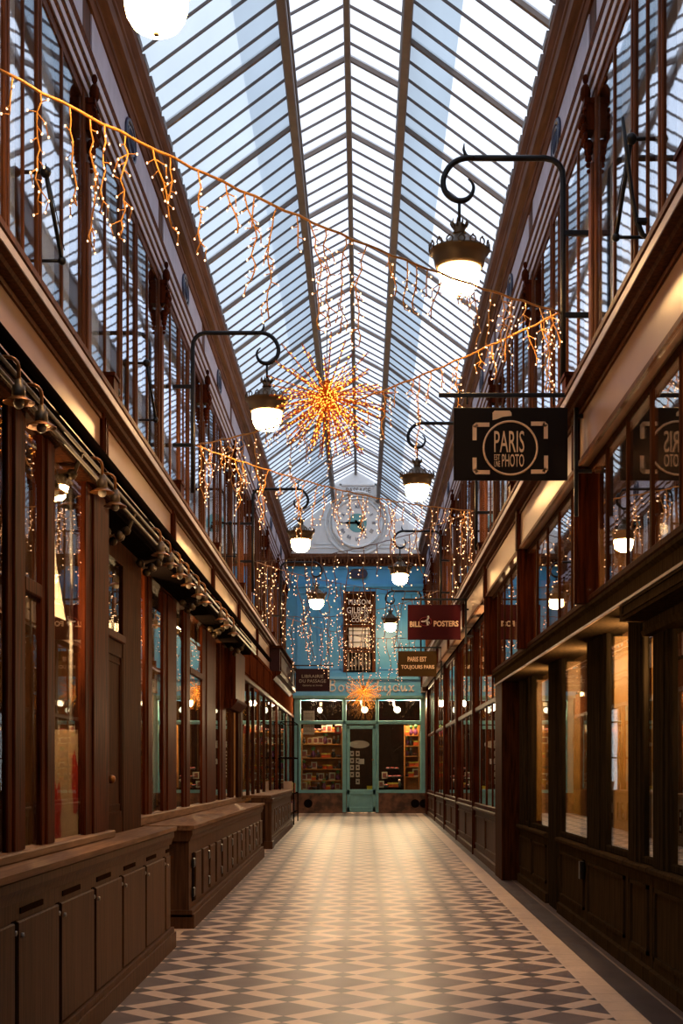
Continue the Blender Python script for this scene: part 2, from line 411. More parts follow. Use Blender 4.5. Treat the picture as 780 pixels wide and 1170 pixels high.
def pilaster(side):
    s = side; y = PY[0]
    r = empty(num('trim'), (mx(s, -1.93), y, Z(2.6))); r['kind'] = 'structure'
    b = MB(); b.bbox(mx(s, -2.02), mx(s, -1.90), y - .10, y + .10, Z(2.6), Z(4.68), .01)
    b.bbox(mx(s, -1.93), mx(s, -1.88), y - .06, y + .06, Z(2.75), Z(4.2), .01); b.build('shaft', M['wood_up'], r)
    # pedestal block on the ledge
    b = MB(); b.box(mx(s, -1.95), mx(s, -1.70), y - .085, y + .085, Z(2.55), Z(2.72)); b.box(mx(s, -1.95), mx(s, -1.69), y - .1, y + .1, Z(2.72), Z(2.745)); b.build('pedestal', M['wood_red'], r)
    # carved capital: block, leaves, scrolls, finial
    b = MB(); b.bbox(mx(s, -1.95), mx(s, -1.84), y - .065, y + .065, Z(4.42), Z(4.60), .015)
    b.box(mx(s, -1.95), mx(s, -1.83), y - .08, y + .08, Z(4.60), Z(4.635))
    for k in range(-2, 3):
        for j in range(3):
            b.ball((mx(s, -1.845 + .01 * j), y + k * .028, Z(4.38 + .06 * j)), .022, 6, 4, 1.4)
    for j in range(5): b.ball((mx(s, -1.87), y, Z(4.34 - .045 * j)), .038 - .006 * j, 7, 5, 1.1)
    for q in (-1, 1):
        b.tube([(mx(s, -1.835), y + q * (.045 + .02 * math.cos(a)), Z(4.55) + .02 * math.sin(a)) for a in [k * .6 for k in range(9)]], .012, 5)
    b.ball((mx(s, -1.85), y, Z(4.70)), .038, 8, 6, 1.8); b.ball((mx(s, -1.85), y, Z(4.80)), .022, 7, 5, 1.6)
    b.build('capital', M['wood_red'], r)
    # lower part: fascia pilaster under the ledge
    b = MB(); b.bbox(mx(s, -1.95), mx(s, -1.77), y - .07, y + .07, Z(1.9 if s < 0 else 2.1), Z(2.47), .01)
    for k in (-.035, .035): b.box(mx(s, -1.78), mx(s, -1.76), y + k - .016, y + k + .016, Z(2.1), Z(2.44))
    b.build('fascia_pilaster', M['wood_red'], r)
    return r
for s in (-1, 1):
    p0 = pilaster(s)
    for i in range(1, NB + 1):
        c = copy_tree(p0); c.location.y += BAY * i; c.name = num('trim')

def window_bay(side):
    s = side; ya, yb = PY[0] + .12, PY[1] - .12
    r = empty(num('window'), (mx(s, -1.95), (ya + yb) / 2, Z(2.6))); r['kind'] = 'structure'
    L = yb - ya
    b = MB(); b.box(mx(s, -1.99), mx(s, -1.905), ya, yb, Z(2.6), Z(2.68)); b.box(mx(s, -1.99), mx(s, -1.91), ya, yb, Z(4.62), Z(4.68)); b.build('window_frame', M['wood_up'], r)
    for f in (.385, .615):
        y = ya + L * f
        b = MB(); b.bbox(mx(s, -1.99), mx(s, -1.905), y - .055, y + .055, Z(2.6), Z(4.68), .008); b.bbox(mx(s, -1.91), mx(s, -1.897), y - .018, y + .018, Z(2.6), Z(4.68), .004)
        b.build('window_post', M['wood_up'], r)
    for f in (.19, .5, .81):
        y = ya + L * f; t = .018 if f != .5 else .012
        MB().bbox(mx(s, -1.96), mx(s, -1.908), y - t, y + t, Z(2.68), Z(4.62), .006).build('mullion', M['wood_up'], r)
    b = MB(); b.box(mx(s, -1.922), mx(s, -1.918), ya, yb, Z(2.65), Z(4.65)); b.build('glass_pane', M['winglass'], r)
    b = MB(); yy = ya + .03
    pts = []
    n = 60
    for k in range(n + 1):
        y = ya + .02 + (L - .04) * k / n
        pts.append((-2.0 + .02 * math.sin(k * 1.9) + .012 * math.sin(k * .7), y))
    vs = []
    for x, y in pts: vs += [(mx(s, x), y, Z(2.62)), (mx(s, x), y, Z(4.66))]
    b.add(vs, [(2 * k, 2 * k + 2, 2 * k + 3, 2 * k + 1) for k in range(n)], True)
    b.build('curtain', M['blind'] if s < 0 else M['blind_r'], r)
    return r
for s in (-1, 1):
    w0 = window_bay(s)
    for i in range(1, NB):
        c = copy_tree(w0); c.location.y += BAY * i; c.name = num('window')
# short closing bay by the far facade
for s in (-1, 1):
    MB().box(mx(s, -2.02), mx(s, -1.92), PY[-1] + .1, Y1, Z(2.6), Z(4.7)).build(num('trim'), M['wood_up'], kind='structure')
# fascia panels under the ledge
for s in (-1, 1):
    fb = 1.88 if s < 0 else 2.10
    b = MB().box(mx(s, -1.90), mx(s, -1.80), PY[0] + .07, PY[1] - .07, Z(fb), Z(2.46))
    o = b.build('fascia_panel', M['fascia'], WALL[s])
    fm = MB()
    for (d0, d1) in ((2.43, 2.46), (fb, fb + .03)): fm.box(mx(s, -1.81), mx(s, -1.785), PY[0] + .07, PY[1] - .07, Z(d0), Z(d1))
    fm = fm.build('fascia_moulding', M['wood_up'], WALL[s])
    for i in range(1, NB):
        for q in (o, fm):
            c = q.copy(); COL.objects.link(c); c.location = q.location + Vector((0, BAY * i, 0))
    MB().box(mx(s, -1.90), mx(s, -1.80), PY[-1] + .07, Y1, Z(2.0), Z(2.46)).build('fascia_panel', M['fascia'], WALL[s])

# ------------------------------------------------------------------ glass roof
roof = empty('ceiling', (-.15, 17, Z(5.8))); roof['kind'] = 'structure'
RG, RB, RU, RR = (-1.85, 6.06), (-.72, 6.90), (-.76, 7.29), (-.15, 7.62)     # gutter, beam, raised beam, ridge (x, height above eye)
def lerp(a, b, t): return (a[0] + (b[0] - a[0]) * t, a[1] + (b[1] - a[1]) * t)
RE = lerp(RB, RG, 1.25)
def bar(b, side, p, q, y, wy, h):
    (x0, d0), (x1, d1) = p, q
    b.poly([(mx(side, x0), y - wy, Z(d0)), (mx(side, x1), y - wy, Z(d1)), (mx(side, x1), y - wy, Z(d1) + h), (mx(side, x0), y - wy, Z(d0) + h)], (0, 2 * wy, 0))
ms = 1.75 * .985; ym = 12.80
k0 = -5
for s in (-1, 1):
    nm = 'left' if s < 0 else 'right'
    # glazing
    def pane(name, p, q, mat, dz=.05):
        (x0, d0), (x1, d1) = p, q
        MB().add([(mx(s, x0), -1.0, Z(d0) + dz), (mx(s, x1), -1.0, Z(d1) + dz), (mx(s, x1), Y1, Z(d1) + dz), (mx(s, x0), Y1, Z(d0) + dz)], [(0, 1, 2, 3)]).build(name, mat, roof)
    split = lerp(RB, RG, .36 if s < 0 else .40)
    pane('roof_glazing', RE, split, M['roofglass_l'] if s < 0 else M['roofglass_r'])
    pane('frosted_glazing_strip', split, RB, M['roofglass_f'])
    pane('roof_glazing', RU, RR, M['roofglass_r'])
    # longitudinal beams
    x = mx(s, RB[0]); MB().box(x - .035, x + .035, -1, Y1, Z(6.86), Z(7.34)) if False else None
    b = MB(); b.bbox(x - .045, x + .045, -1, Y1, Z(6.84), Z(6.93), .01); b.box(x - .01, x + .01, -1, Y1, Z(6.93), Z(7.27)); b.bbox(x - .035, x + .035, -1, Y1, Z(7.25), Z(7.31), .01)
    b.build('roof_beam', M['roofbar2'], roof)
    pane('lantern_side_glazing', (RB[0] - .02, 6.93), (RB[0] - .02, 7.25), M['roofglass_r'], 0)
    # rafters: main ones one by one, thin glazing bars as the glazing's pattern
    thin = MB(); first = None
    for k in range(k0, 13):
        y = ym + ms * k
        if y > Y1 - .1: break
        if first is None:
            b = MB(); bar(b, s, RE, RB, y, .022, .07); bar(b, s, RU, RR, y, .020, .07); first = b.build('main_rafter', M['roofbar2'], roof); fy = y
        else:
            c = first.copy(); COL.objects.link(c); c.location.y += y - fy
    k = k0 * 5
    while True:
        y = ym + ms * k / 5; k += 1
        if y > Y1 - .05: break
        if (k - 1) % 5 == 0: continue
        bar(thin, s, RE, RB, y, .0095, .028)
        bar(thin, s, RU, RR, y, .009, .028)
    thin.build('glazing_bars', M['roofbar'], roof)
b = MB(); b.bbox(-.15 - .035, -.15 + .035, -1, Y1, Z(7.55), Z(7.66), .01); b.build('ridge_beam', M['roofbar2'], roof)

MB().box(-3.5, 3.3, -3.2, -3.0, -1, Z(7.9)).build('wall_front', M['wood_up'], kind='structure')  # unseen wall added behind the camera to block bright sky reflections
# ------------------------------------------------------------------ far facade
wb = empty('wall_back', (0, YB, 0)); wb['kind'] = 'structure'
yb = YB
def bx(name, px0, px1, py0, py1, dy0, dy1, mat, parent, cham=0.0):
    b = MB()
    a = (XB(px0), XB(px1), yb + dy0, yb + dy1, ZB(py0), ZB(py1))
    b.bbox(*a, cham) if cham else b.box(*a)
    return b.build(name, mat, parent)
# gable
b = MB(); b.poly([(-2.3, yb, ZB(637)), (2.1, yb, ZB(637)), (2.1, yb, Z(5.9)), (mx(1, -1.85), yb, Z(6.1)), (mx(1, RB[0]), yb, Z(6.93)), (mx(1, RU[0]), yb, Z(7.30)), (-.15, yb, Z(7.66)), (RU[0], yb, Z(7.30)), (RB[0], yb, Z(6.93)), (-1.85, yb, Z(6.1)), (-2.3, yb, Z(5.9))], (0, .25, 0))
b.build('gable', M['plaster'], wb)
# gable boards and tablet frames
b = MB()
for (x0, x1, y0_, y1_) in ((388, 390, 553, 575), (428, 430, 553, 575), (388, 430, 553, 555), (388, 430, 572, 575)): b.box(XB(x0), XB(x1), yb - .03, yb, ZB(y0_), ZB(y1_))
for (x0, x1, y0_, y1_) in ((358, 388, 592, 593.5), (358, 388, 621, 622.5), (357, 359, 592, 622), (430, 466, 592, 593.5), (430, 466, 621, 622.5), (465, 467, 592, 622), (340, 480, 625, 626.5)): b.box(XB(x0), XB(x1), yb - .02, yb, ZB(y0_), ZB(y1_))
b.build('gable_moulding', M['plaster'], wb)
b = MB(); letters(b, 'PASSAGE', XB(409), yb - .02, ZB(561), .2, .8); 
for i in range(3): b.box(XB(396), XB(422), yb - .012, yb - .002, ZB(566 + i * 2), ZB(566.5 + i * 2))
b.build('worn_tablet_lettering', M['roofbar'], wb)
# clock surround arch
b = MB()
for rr, th in ((.80, .035), (.70, .02)):
    b.tube([(XB(408) + rr * math.cos(a), yb - .02, ZB(598) + rr * math.sin(a)) for a in [2 * PI * k / 40 for k in range(40)]], th, 6, True)
b.build('clock_surround_moulding', M['plaster'], wb)
ck = empty('wall_clock', (XB(408), yb - .04, ZB(598) - .6)); tag(ck, 'round white clock with roman numerals on the white gable', 'clock')
cx, cz = XB(408), ZB(598)
MB().lathe([(.001, -.03), (.58, -.03), (.60, -.02), (.60, 0), (.001, 0)], (cx, yb - .03, cz), 40, False, 'y').build('dial', M['dialwhite'], ck)
b = MB().tube([(cx + .61 * math.cos(a), yb - .06, cz + .61 * math.sin(a)) for a in [2 * PI * k / 48 for k in range(48)]], .035, 8, True); b.build('rim', M['plaster'], ck)
b = MB().lathe([(.001, -.008), (.24, -.008), (.24, 0), (.001, 0)], (cx, yb - .062, cz), 32, False, 'y'); b.build('dial_centre', M['teal'], ck)
for i, rn in enumerate(['XII', 'I', 'II', 'III', 'IIII', 'V', 'VI', 'VII', 'VIII', 'IX', 'X', 'XI']):
    a = PI / 2 - 2 * PI * i / 12; b = MB(); vs, fs = text_mb(rn, .13, .8)
    ca, sa = math.cos(a - PI / 2), math.sin(a - PI / 2)
    b.add([(cx + .41 * math.cos(a) + x * ca - z * sa, yb - .066 + y, cz + .41 * math.sin(a) + x * sa + z * ca) for x, y, z in vs], fs); b.build('numeral', M['bluedark'], ck)
def hand(name, ang, ln, wd):
    d = Vector((math.cos(ang), 0, math.sin(ang))); n = Vector((-d.z, 0, d.x)); c = Vector((cx, yb - .085, cz))
    MB().poly([c - d * .08 - n * wd * .6, c + d * ln * .6 - n * wd, c + d * ln * .72 - n * wd * .3, c + d * ln, c + d * ln * .72 + n * wd * .3, c + d * ln * .6 + n * wd, c - d * .08 + n * wd * .6], (0, .012, 0)).build(name, M['black'], ck)
hand('minute_hand', math.radians(180), .42, .03); hand('hour_hand', math.radians(-52), .38, .042)
# cornice under the gable
b = MB(); b.box(-2.2, 2.0, yb - .22, yb, ZB(638), ZB(634)); b.box(-2.2, 2.0, yb - .16, yb, ZB(644), ZB(638)); b.box(-2.2, 2.0, yb - .08, yb, ZB(647), ZB(644))
b.build('cornice_shelf', M['cornice'], wb)
b = MB(); x = -2.0
while x < 1.9: b.box(x, x + .05, yb - .2, yb - .12, ZB(644.5), ZB(640.5)); x += .1
b.build('cornice_dentils', M['wood_dark'], wb)
# blue upper wall
b = MB(); b.box(-2.2, 2.0, yb, yb + .25, ZB(800), ZB(637)); b.build('blue_wall_face', M['blue'], wb)
b = MB()
def frame(b, x0, x1, y0_, y1_, t=1.2, d=.03):
    b.box(XB(x0), XB(x1), yb - d, yb, ZB(y0_), ZB(y0_ + t)); b.box(XB(x0), XB(x1), yb - d, yb, ZB(y1_ - t), ZB(y1_)); b.box(XB(x0), XB(x0 + t), yb - d, yb, ZB(y0_), ZB(y1_)); b.box(XB(x1 - t), XB(x1), yb - d, yb, ZB(y0_), ZB(y1_))
b.box(XB(334), XB(489), yb - .06, yb, ZB(671), ZB(667)); b.box(XB(334), XB(489), yb - .10, yb, ZB(774), ZB(769)); b.box(XB(334), XB(489), yb - .04, yb, ZB(650), ZB(648))
frame(b, 339, 364, 677, 765); frame(b, 367, 389, 677, 765); frame(b, 432, 455, 677, 765); frame(b, 458, 484, 677, 765)
b.build('blue_moulding', M['blue'], wb)
# number plaque
pq = MB()
pts = []
for (sx_, a0) in ((1, -90), (-1, 90)):
    for k in range(9):
        a = math.radians(a0 + 180 * k / 8); pts.append((XB(409.5) + sx_ * .12 + .10 * math.cos(a) + (0.0), yb - .05, ZB(656) + .11 * math.sin(a)))
pq.poly(pts, (0, .04, 0)); q = pq.build('number_plaque', M['bluedark']); tag(q, 'small dark blue oval plaque high on the blue wall', 'plaque')
b = MB(); b.tube([(p[0], yb - .052, p[2]) for p in pts], .01, 5, True); b.build('plaque_rim', M['bronze'], q)
# middle window with sign board
wn = empty(num('window'), (XB(410), yb - .05, ZB(768))); wn['kind'] = 'structure'
b = MB()
for a in ((392, 396, 676, 768), (425, 429, 676, 768), (392, 429, 714, 717), (392, 429, 676, 678), (392, 429, 740, 743)): b.bbox(XB(a[0]), XB(a[1]), yb - .09, yb, ZB(a[2]), ZB(a[3]), .01)
b.build('window_frame', M['wood_up'], wn)
bx('window_recess', 396, 425, 716, 768, -.02, -.004, M['signblack'], wn)
b = MB(); b.box(XB(398), XB(423), yb - .03, yb - .025, ZB(741), ZB(717)); b.build('leaded_panes', M['blind'], wn)
b = MB()
for x in (398, 403, 417, 423): b.box(XB(x - .5), XB(x + .5), yb - .05, yb - .03, ZB(741), ZB(717))
for y in (717, 721, 726, 734, 740): b.box(XB(398), XB(423), yb - .05, yb - .03, ZB(y + .4), ZB(y - .4))
b.build('lead_bars', M['black'], wn)
for k in range(7):
    x = XB(398 + k * 4); MB().lathe([(.03, 0), (.012, .05), (.034, .18), (.014, .32), (.012, .45), (.03, .5)], (x, yb - .06, ZB(766)), 8).build('baluster', M['enamel'], wn)
bx('baluster_rail', 393, 428, 744, 746, -.1, -.03, M['wood_up'], wn)
sb = bx('signboard', 396, 425, 678.5, 713.5, -.06, -.03, M['wood_dark'], None); tag(sb, 'tall dark wooden signboard with white lettering above the leaded window', 'sign')
b = MB(); letters(b, 'MAISON', XB(410.5), yb - .068, ZB(688.5), .19, .8); letters(b, 'GILBERT', XB(410.5), yb - .068, ZB(698), .22, .8); letters(b, 'TOUS LES', XB(410.5), yb - .068, ZB(704), .13, .8); letters(b, 'COINS', XB(410.5), yb - .068, ZB(709), .15, .9)
b.build('sign_lettering', M['white'], sb)
# shopfront
sf = empty('shopfront', (XB(412), yb, 0)); tag(sf, 'pale teal glazed boutique shopfront closing the far end of the arcade', 'shopfront')
bx('fascia_board', 334, 489, 776, 796, -.07, .1, M['bluefascia'], sf, .01)
bx('fascia_cap', 333, 490, 773.5, 776.5, -.14, .1, M['bluefascia'], sf); bx('fascia_sill', 333, 490, 795, 798, -.12, .1, M['teal'], sf)
for (a, c_) in ((336, 343.5), (391, 395.5), (429, 432.5), (480, 487.5)): bx('post', a, c_, 798, 905 if a in (336, 480) else 928, -.05, .1, M['teal'], sf, .012)
bx('transom_rail', 343, 480, 823.5, 827.5, -.05, .06, M['teal'], sf, .01)
bx('top_rail', 343, 480, 797, 800, -.04, .06, M['teal'], sf); bx('bottom_rail', 336, 392, 902.5, 906, -.07, .06, M['teal'], sf); bx('bottom_rail', 431, 487, 902.5, 906, -.07, .06, M['teal'], sf)
for (a, c_) in ((334, 396), (429, 490)):
    bx('stall_riser', a, c_, 906, 931, -.04, .15, M['marble'], sf)
for (a, c_, e, g) in ((343, 391, 800, 903), (395, 429, 800, 824), (432, 480, 800, 903)):
    bx('window_glass', a, c_, e, g, 0, .006, M['shopglass'], sf)
for xx in (352, 474, 484):
    MB().lathe([(.001, -.02), (.11, -.02), (.11, 0), (.07, .0), (.07, -.03), (.001, -.03)], (XB(xx), yb - .05, ZB(918)), 16, False, 'y').build('vent_cover', M['black'], sf)
dr = empty('door_1', (XB(412), yb - .01, 0)); dr['kind'] = 'structure'
b = MB()
for a in ((396, 399.5, 829, 928), (425.5, 429, 829, 928), (396, 429, 829, 833), (396, 429, 902, 908), (396, 429, 922, 928)): b.bbox(XB(a[0]), XB(a[1]), yb - .03, yb + .03, ZB(a[3]), ZB(a[2]), .008)
b.build('door_frame', M['teal'], dr); bx('kick_panel', 399, 426, 907, 923, -.01, .02, M['teal'], dr); bx('door_glass', 399, 426, 832, 903, 0, .006, M['shopglass'], dr)
MB().tube([(XB(426.8), yb - .03, ZB(868)), (XB(426.8), yb - .09, ZB(868)), (XB(424.5), yb - .09, ZB(868))], .012, 6).build('door_handle', M['brass'], dr)
# script lettering on the fascia
def stroke(b, pts, x0, z0, h, r=.019):
    P = [Vector((x0 + x * h, yb - .085, z0 + z * h)) for x, z in pts]
    out = []
    for i in range(len(P) - 1):
        p0, p1, p2, p3 = P[max(i - 1, 0)], P[i], P[i + 1], P[min(i + 2, len(P) - 1)]
        for k in range(5):
            t = k / 5; out.append(.5 * ((2 * p1) + (p2 - p0) * t + (2 * p0 - 5 * p1 + 4 * p2 - p3) * t * t + (3 * p1 - p0 - 3 * p2 + p3) * t ** 3))
    out.append(P[-1]); b.tube(out, r, 6)
def circ(cx_, cz_, r1, r2, n=10, a0=0.5): return [(cx_ + r1 * math.cos(a0 + 2 * PI * k / n), cz_ + r2 * math.sin(a0 + 2 * PI * k / n)) for k in range(n + 1)]
G = {
 'B': ([[(.05, 0), (.1, .5), (.12, .95)], [(-.05, .8), (.15, 1.02), (.45, .9), (.4, .6), (.15, .52), (.45, .45), (.5, .15), (.25, -.02), (0, .05)]], .62),
 'o': ([circ(.22, .24, .2, .24) + [(.5, .38)]], .5),
 'i': ([[(0, .2), (.1, .46), (.1, .1), (.18, 0), (.3, .12)], [(.11, .66), (.13, .7)]], .3),
 't': ([[(.0, .2), (.12, .5), (.14, .9), (.1, .4), (.12, .05), (.22, 0), (.34, .14)], [(0, .6), (.28, .62)]], .34),
 'e': ([[(0, .15), (.25, .3), (.25, .46), (.12, .46), (.06, .2), (.18, 0), (.38, .15)]], .38),
 'a': ([circ(.2, .24, .18, .23, 10, .9), [(.38, .45), (.36, .1), (.44, 0), (.54, .12)]], .54),
 'b': ([[(0, .2), (.14, .7), (.18, .98), (.08, .9), (.08, .1), (.2, 0), (.34, .2), (.24, .42), (.1, .3)], [(.32, .34), (.46, .4)]], .48),
 'j': ([[(.02, .3), (.14, .48), (.14, -.2), (.02, -.44), (-.1, -.3), (.12, 0), (.3, .14)], [(.15, .66), (.17, .7)]], .32),
 'u': ([[(0, .2), (.08, .46), (.08, .12), (.18, 0), (.32, .14), (.36, .46), (.36, .1), (.44, 0), (.54, .14)]], .54),
 'x': ([[(0, .4), (.12, .44), (.3, .04), (.46, .04)], [(.46, .46), (.3, .4), (.12, .02), (0, .04)]], .5),
}
lt = MB(); xx = 376.0; cur = XB(xx)
hh = .30
for ch in 'Boite a bijoux':
    if ch == ' ': lt.build('script_word', M['white'], sf); lt = MB(); cur += .09; continue
    st, adv = G[ch]
    for q in st: stroke(lt, q, cur, ZB(790), hh)
    if ch == 'a': stroke(lt, [(.1, .75), (.25, .62)], cur, ZB(790), hh)
    if ch == 'i' and cur < XB(390): pass
    cur += adv * hh * 1.27
lt.build('script_word', M['white'], sf)
for xx_ in (487,): MB().box(XB(xx_ - 1), XB(xx_ + 2), yb - .2, yb, ZB(781), ZB(778)).build('fascia_spotlight', M['enamel'], sf)
# blue facade side fillers
b = MB(); b.box(-2.2, XB(336), yb - .02, yb + .2, 0 - .05, ZB(796)); b.box(XB(487.5), 2.0, yb - .02, yb + .2, -.05, ZB(796)); b.build('shopfront_side_wall', M['wood_dark'], wb)
# shop interior
b = MB(); b.box(-2.2, 2.0, yb + 3.3, yb + 3.4, 0, ZB(775)); b.box(-2.3, -2.2, yb + .2, yb + 3.4, 0, ZB(775)); b.box(2.0, 2.1, yb + .2, yb + 3.4, 0, ZB(775)); b.box(-2.3, 2.1, yb + .1, yb + 3.4, ZB(790), ZB(775))
b.build('shop_room_shell', M['interior'], wb)

# ------------------------------------------------------------------ goods in the far boutique
def shelf_unit(x0, x1, yy, zs, z0, z1, label, back=True):
    r = empty('display_shelf', ((x0 + x1) / 2, yy, z0)); tag(r, label, 'shelf')
    if back: MB().box(x0, x1, yy + .28, yy + .30, z0, z1).build('back_panel', M['shelf'], r)
    for x in (x0, x1): MB().box(x - .015, x + .015, yy, yy + .3, z0, z1).build('side_panel', M['shelf'], r)
    for z in zs: MB().box(x0, x1, yy, yy + .28, z - .012, z + .012).build('shelf_board', M['shelf'], r)
    return r
good_cols = [rgb(214, 84, 30), rgb(214, 200, 176), rgb(134, 66, 60), rgb(120, 50, 90), rgb(40, 34, 32), rgb(210, 170, 60), rgb(90, 130, 70), rgb(180, 150, 130), rgb(70, 60, 60), rgb(150, 40, 40)]
GM = [plain('trinket_paint_%d' % i, c, .5) for i, c in enumerate(good_cols)]
def goods_protos(pre, label, group):
    P = []
    # framed card
    a = empty('framed_card'); MB().box(-.07, .07, -.01, .01, 0, .17).build('card_frame', GM[1], a); MB().box(-.045, .045, -.016, -.01, .03, .14).build('picture', GM[2], a); P.append(a)
    a = empty('gift_box'); MB().bbox(-.06, .06, -.05, .05, 0, .10, .008).build('box_body', GM[0], a); MB().box(-.064, .064, -.054, .054, .075, .11).build('box_lid', GM[5], a); P.append(a)
    a = empty('small_vase'); MB().lathe([(.03, 0), (.055, .05), (.05, .10), (.02, .14), (.03, .17)], (0, 0, 0), 12).build('vase_body', GM[3], a); MB().ball((0, 0, .20), .05, 8, 5).build('dried_flowers', GM[6], a); P.append(a)
    a = empty('figurine'); MB().lathe([(.04, 0), (.035, .03), (.05, .07), (.03, .12), (.012, .14)], (0, 0, 0), 10).build('figure_body', GM[4], a); MB().ball((0, 0, .165), .032, 8, 6).build('figure_head', GM[7], a); P.append(a)
    a = empty('trinket_bowl'); MB().lathe([(.02, 0), (.05, .02), (.075, .06), (.07, .06), (.045, .03)], (0, 0, 0), 12).build('bowl_body', GM[8], a); b = MB(); [b.ball((.03 * math.cos(k), .03 * math.sin(k), .055), .022, 6, 4) for k in range(6)]; b.build('beads', GM[9], a); P.append(a)
    for o in P: o['category'] = {'framed_card': 'card', 'gift_box': 'box', 'small_vase': 'vase', 'figurine': 'figurine', 'trinket_bowl': 'bowl'}[o.name.split('.')[0]]
    return P
PL = goods_protos('', '', '')
KN = {'framed_card': 'framed card', 'gift_box': 'boxed trinket', 'small_vase': 'small vase', 'figurine': 'little figurine', 'trinket_bowl': 'trinket bowl'}
used_proto = set()
def place_goods(xs, yy, z, where):
    for x in xs:
        p = rnd.choice(PL); nm = p.name.split('.')[0]
        if p.name in used_proto: o = copy_tree(p)
        else: used_proto.add(p.name); o = p
        o.location = (x, yy + rnd.uniform(-.02, .02), z); o.rotation_euler = (0, 0, rnd.uniform(-.3, .3)); s_ = rnd.uniform(.85, 1.2); o.scale = (s_,) * 3
        o['label'] = '%s on the %s' % (KN[nm], where); o['group'] = '%ss on the %s' % (KN[nm], where); o['category'] = p['category']
zs1 = [ZB(y) for y in (836, 850, 866, 879, 892, 903)]
shelf_unit(XB(344), XB(390.5), yb + .35, [z + .0 for z in zs1], ZB(905), ZB(832), 'amber wooden display shelves full of trinkets behind the left boutique window')
rows_ = ['top board of the left boutique shelves', 'second board of the left boutique shelves', 'third board of the left boutique shelves', 'fourth board of the left boutique shelves', 'fifth board of the left boutique shelves', 'window-bottom board of the left boutique shelves']
for z, wn_ in zip(zs1, rows_):
    x = XB(346.5)
    xs = []
    while x < XB(389): xs.append(x); x += rnd.uniform(.10, .15)
    place_goods(xs, yb + .46, z + .012, wn_)
zs2 = [ZB(y) for y in (840, 852, 864, 876, 888)]
shelf_unit(XB(463), XB(479.5), yb + .45, zs2, ZB(905), ZB(828), 'amber wooden display shelves behind the right boutique window')
for i, z in enumerate(zs2):
    x = XB(465.5); xs = []
    while x < XB(478): xs.append(x); x += rnd.uniform(.10, .14)
    place_goods(xs, yb + .55, z + .012, 'right boutique shelves, ' + ['top', 'second', 'third', 'fourth', 'lowest'][i] + ' board')
# stepped display stand in the right window
st = empty('display_stand', (XB(446), yb + .4, .0)); tag(st, 'dark stepped display stand crowded with cards and figurines, right boutique window', 'stand')
for k, (za, d) in enumerate(((ZB(900), .12), (ZB(890), .30), (ZB(880), .48))):
    MB().box(XB(433 + 4 * k), XB(460 - 1 * k), yb + d, yb + d + .2, 0.0, za).build('step', M['interior'], st)
    x = XB(435.5 + 4 * k); xs = []
    while x < XB(459 - k): xs.append(x); x += rnd.uniform(.09, .13)
    place_goods(xs, yb + d + .09, za + .001, 'stepped boutique stand, ' + ['front', 'middle', 'back'][k] + ' step')
# cards taped inside the door
for cx_, col in ((402.0, 0), (408.5, 1)):
    for i, py in enumerate((861, 869, 877, 885, 893)):
        if col == 0 and i == 4: continue
        a = empty('postcard', (XB(cx_), yb + .03, ZB(py + 3))); MB().box(XB(cx_ - 2.2), XB(cx_ + 2.2), yb + .02, yb + .03, ZB(py + 3), ZB(py - 3)).build('card_sheet', M['paper'], a)
        MB().box(XB(cx_ - 1), XB(cx_ + 1), yb + .017, yb + .02, ZB(py + 1), ZB(py - 1)).build('printed_motif', M['signplum'], a)
        tag(a, 'white postcard hung in the %s column behind the boutique door glass' % ('left' if col == 0 else 'right'), 'postcard', 'postcards in the %s column behind the door' % ('left' if col == 0 else 'right'))
o = MB().poly([(XB(398.5) + .26 * (1 + math.cos(a)) + 0, yb + .03, ZB(850.5) + .1 * math.sin(a)) for a in [2 * PI * k / 20 for k in range(20)]], (0, .01, 0)).build('oval_notice', M['paper']); tag(o, 'cream oval notice at the top of the boutique door glass', 'notice')
o = bx('opening_notice', 409, 416, 867, 873, .02, .03, M['white'], None); tag(o, 'small wide white notice in the middle of the boutique door', 'notice')
o = bx('yellow_sticker', 419, 426, 898, 903, .02, .03, M['yellow'], None); tag(o, 'bright yellow sticker at the bottom corner of the boutique door glass', 'sticker')
o = bx('calendar_poster', 346.5, 359, 812, 839, .02, .03, M['paper'], None); tag(o, 'pale pink gridded poster hung in the left boutique window', 'poster')
b = MB()
for k in range(5): b.box(XB(347.5), XB(358), yb + .014, yb + .02, ZB(815 + 5 * k), ZB(815.4 + 5 * k))
for k in range(5): b.box(XB(348 + 2.4 * k), XB(348.3 + 2.4 * k), yb + .014, yb + .02, ZB(836), ZB(815))
b.build('printed_grid', M['roofbar'], o)
o = bx('red_picture', 382, 390, 829, 838, .1, .14, M['red'], None); tag(o, 'small red framed picture at the top right of the left boutique window', 'picture')
bx('picture_mount', 384.5, 387, 830.5, 836, .09, .1, M['paper'], o)
# globe lamps inside the shop
for (px, lab) in ((416.5, 'pearly globe lamp on a curved arm behind the boutique door transom'), (454, 'pearly globe lamp on a curved arm behind the right boutique window')):
    a = empty('globe_lamp', (XB(px), yb + .3, ZB(809))); tag(a, lab, 'lamp')
    MB().ball((XB(px), yb + .3, ZB(810.5)), .085, 14, 10).build('lamp_globe', M['softlamp'], a)
    MB().tube([(XB(px), yb + .3, ZB(808)), (XB(px - 3), yb + .3, ZB(807)), (XB(px - 4), yb + .3, ZB(803)), (XB(px - 4), yb + .3, ZB(799))], .022, 8).build('lamp_arm', M['white'], a)
a = empty('pendant_lamp', (XB(366), yb + .3, ZB(812))); tag(a, 'small pendant bulb in the top of the left boutique window', 'lamp')
MB().box(XB(364.5), XB(367.5), yb + .25, yb + .35, ZB(806), ZB(802)).build('lamp_socket', M['cream'], a); MB().ball((XB(365), yb + .3, ZB(811)), .06, 10, 8, 1.3).build('lamp_bulb', M['softlamp'], a)
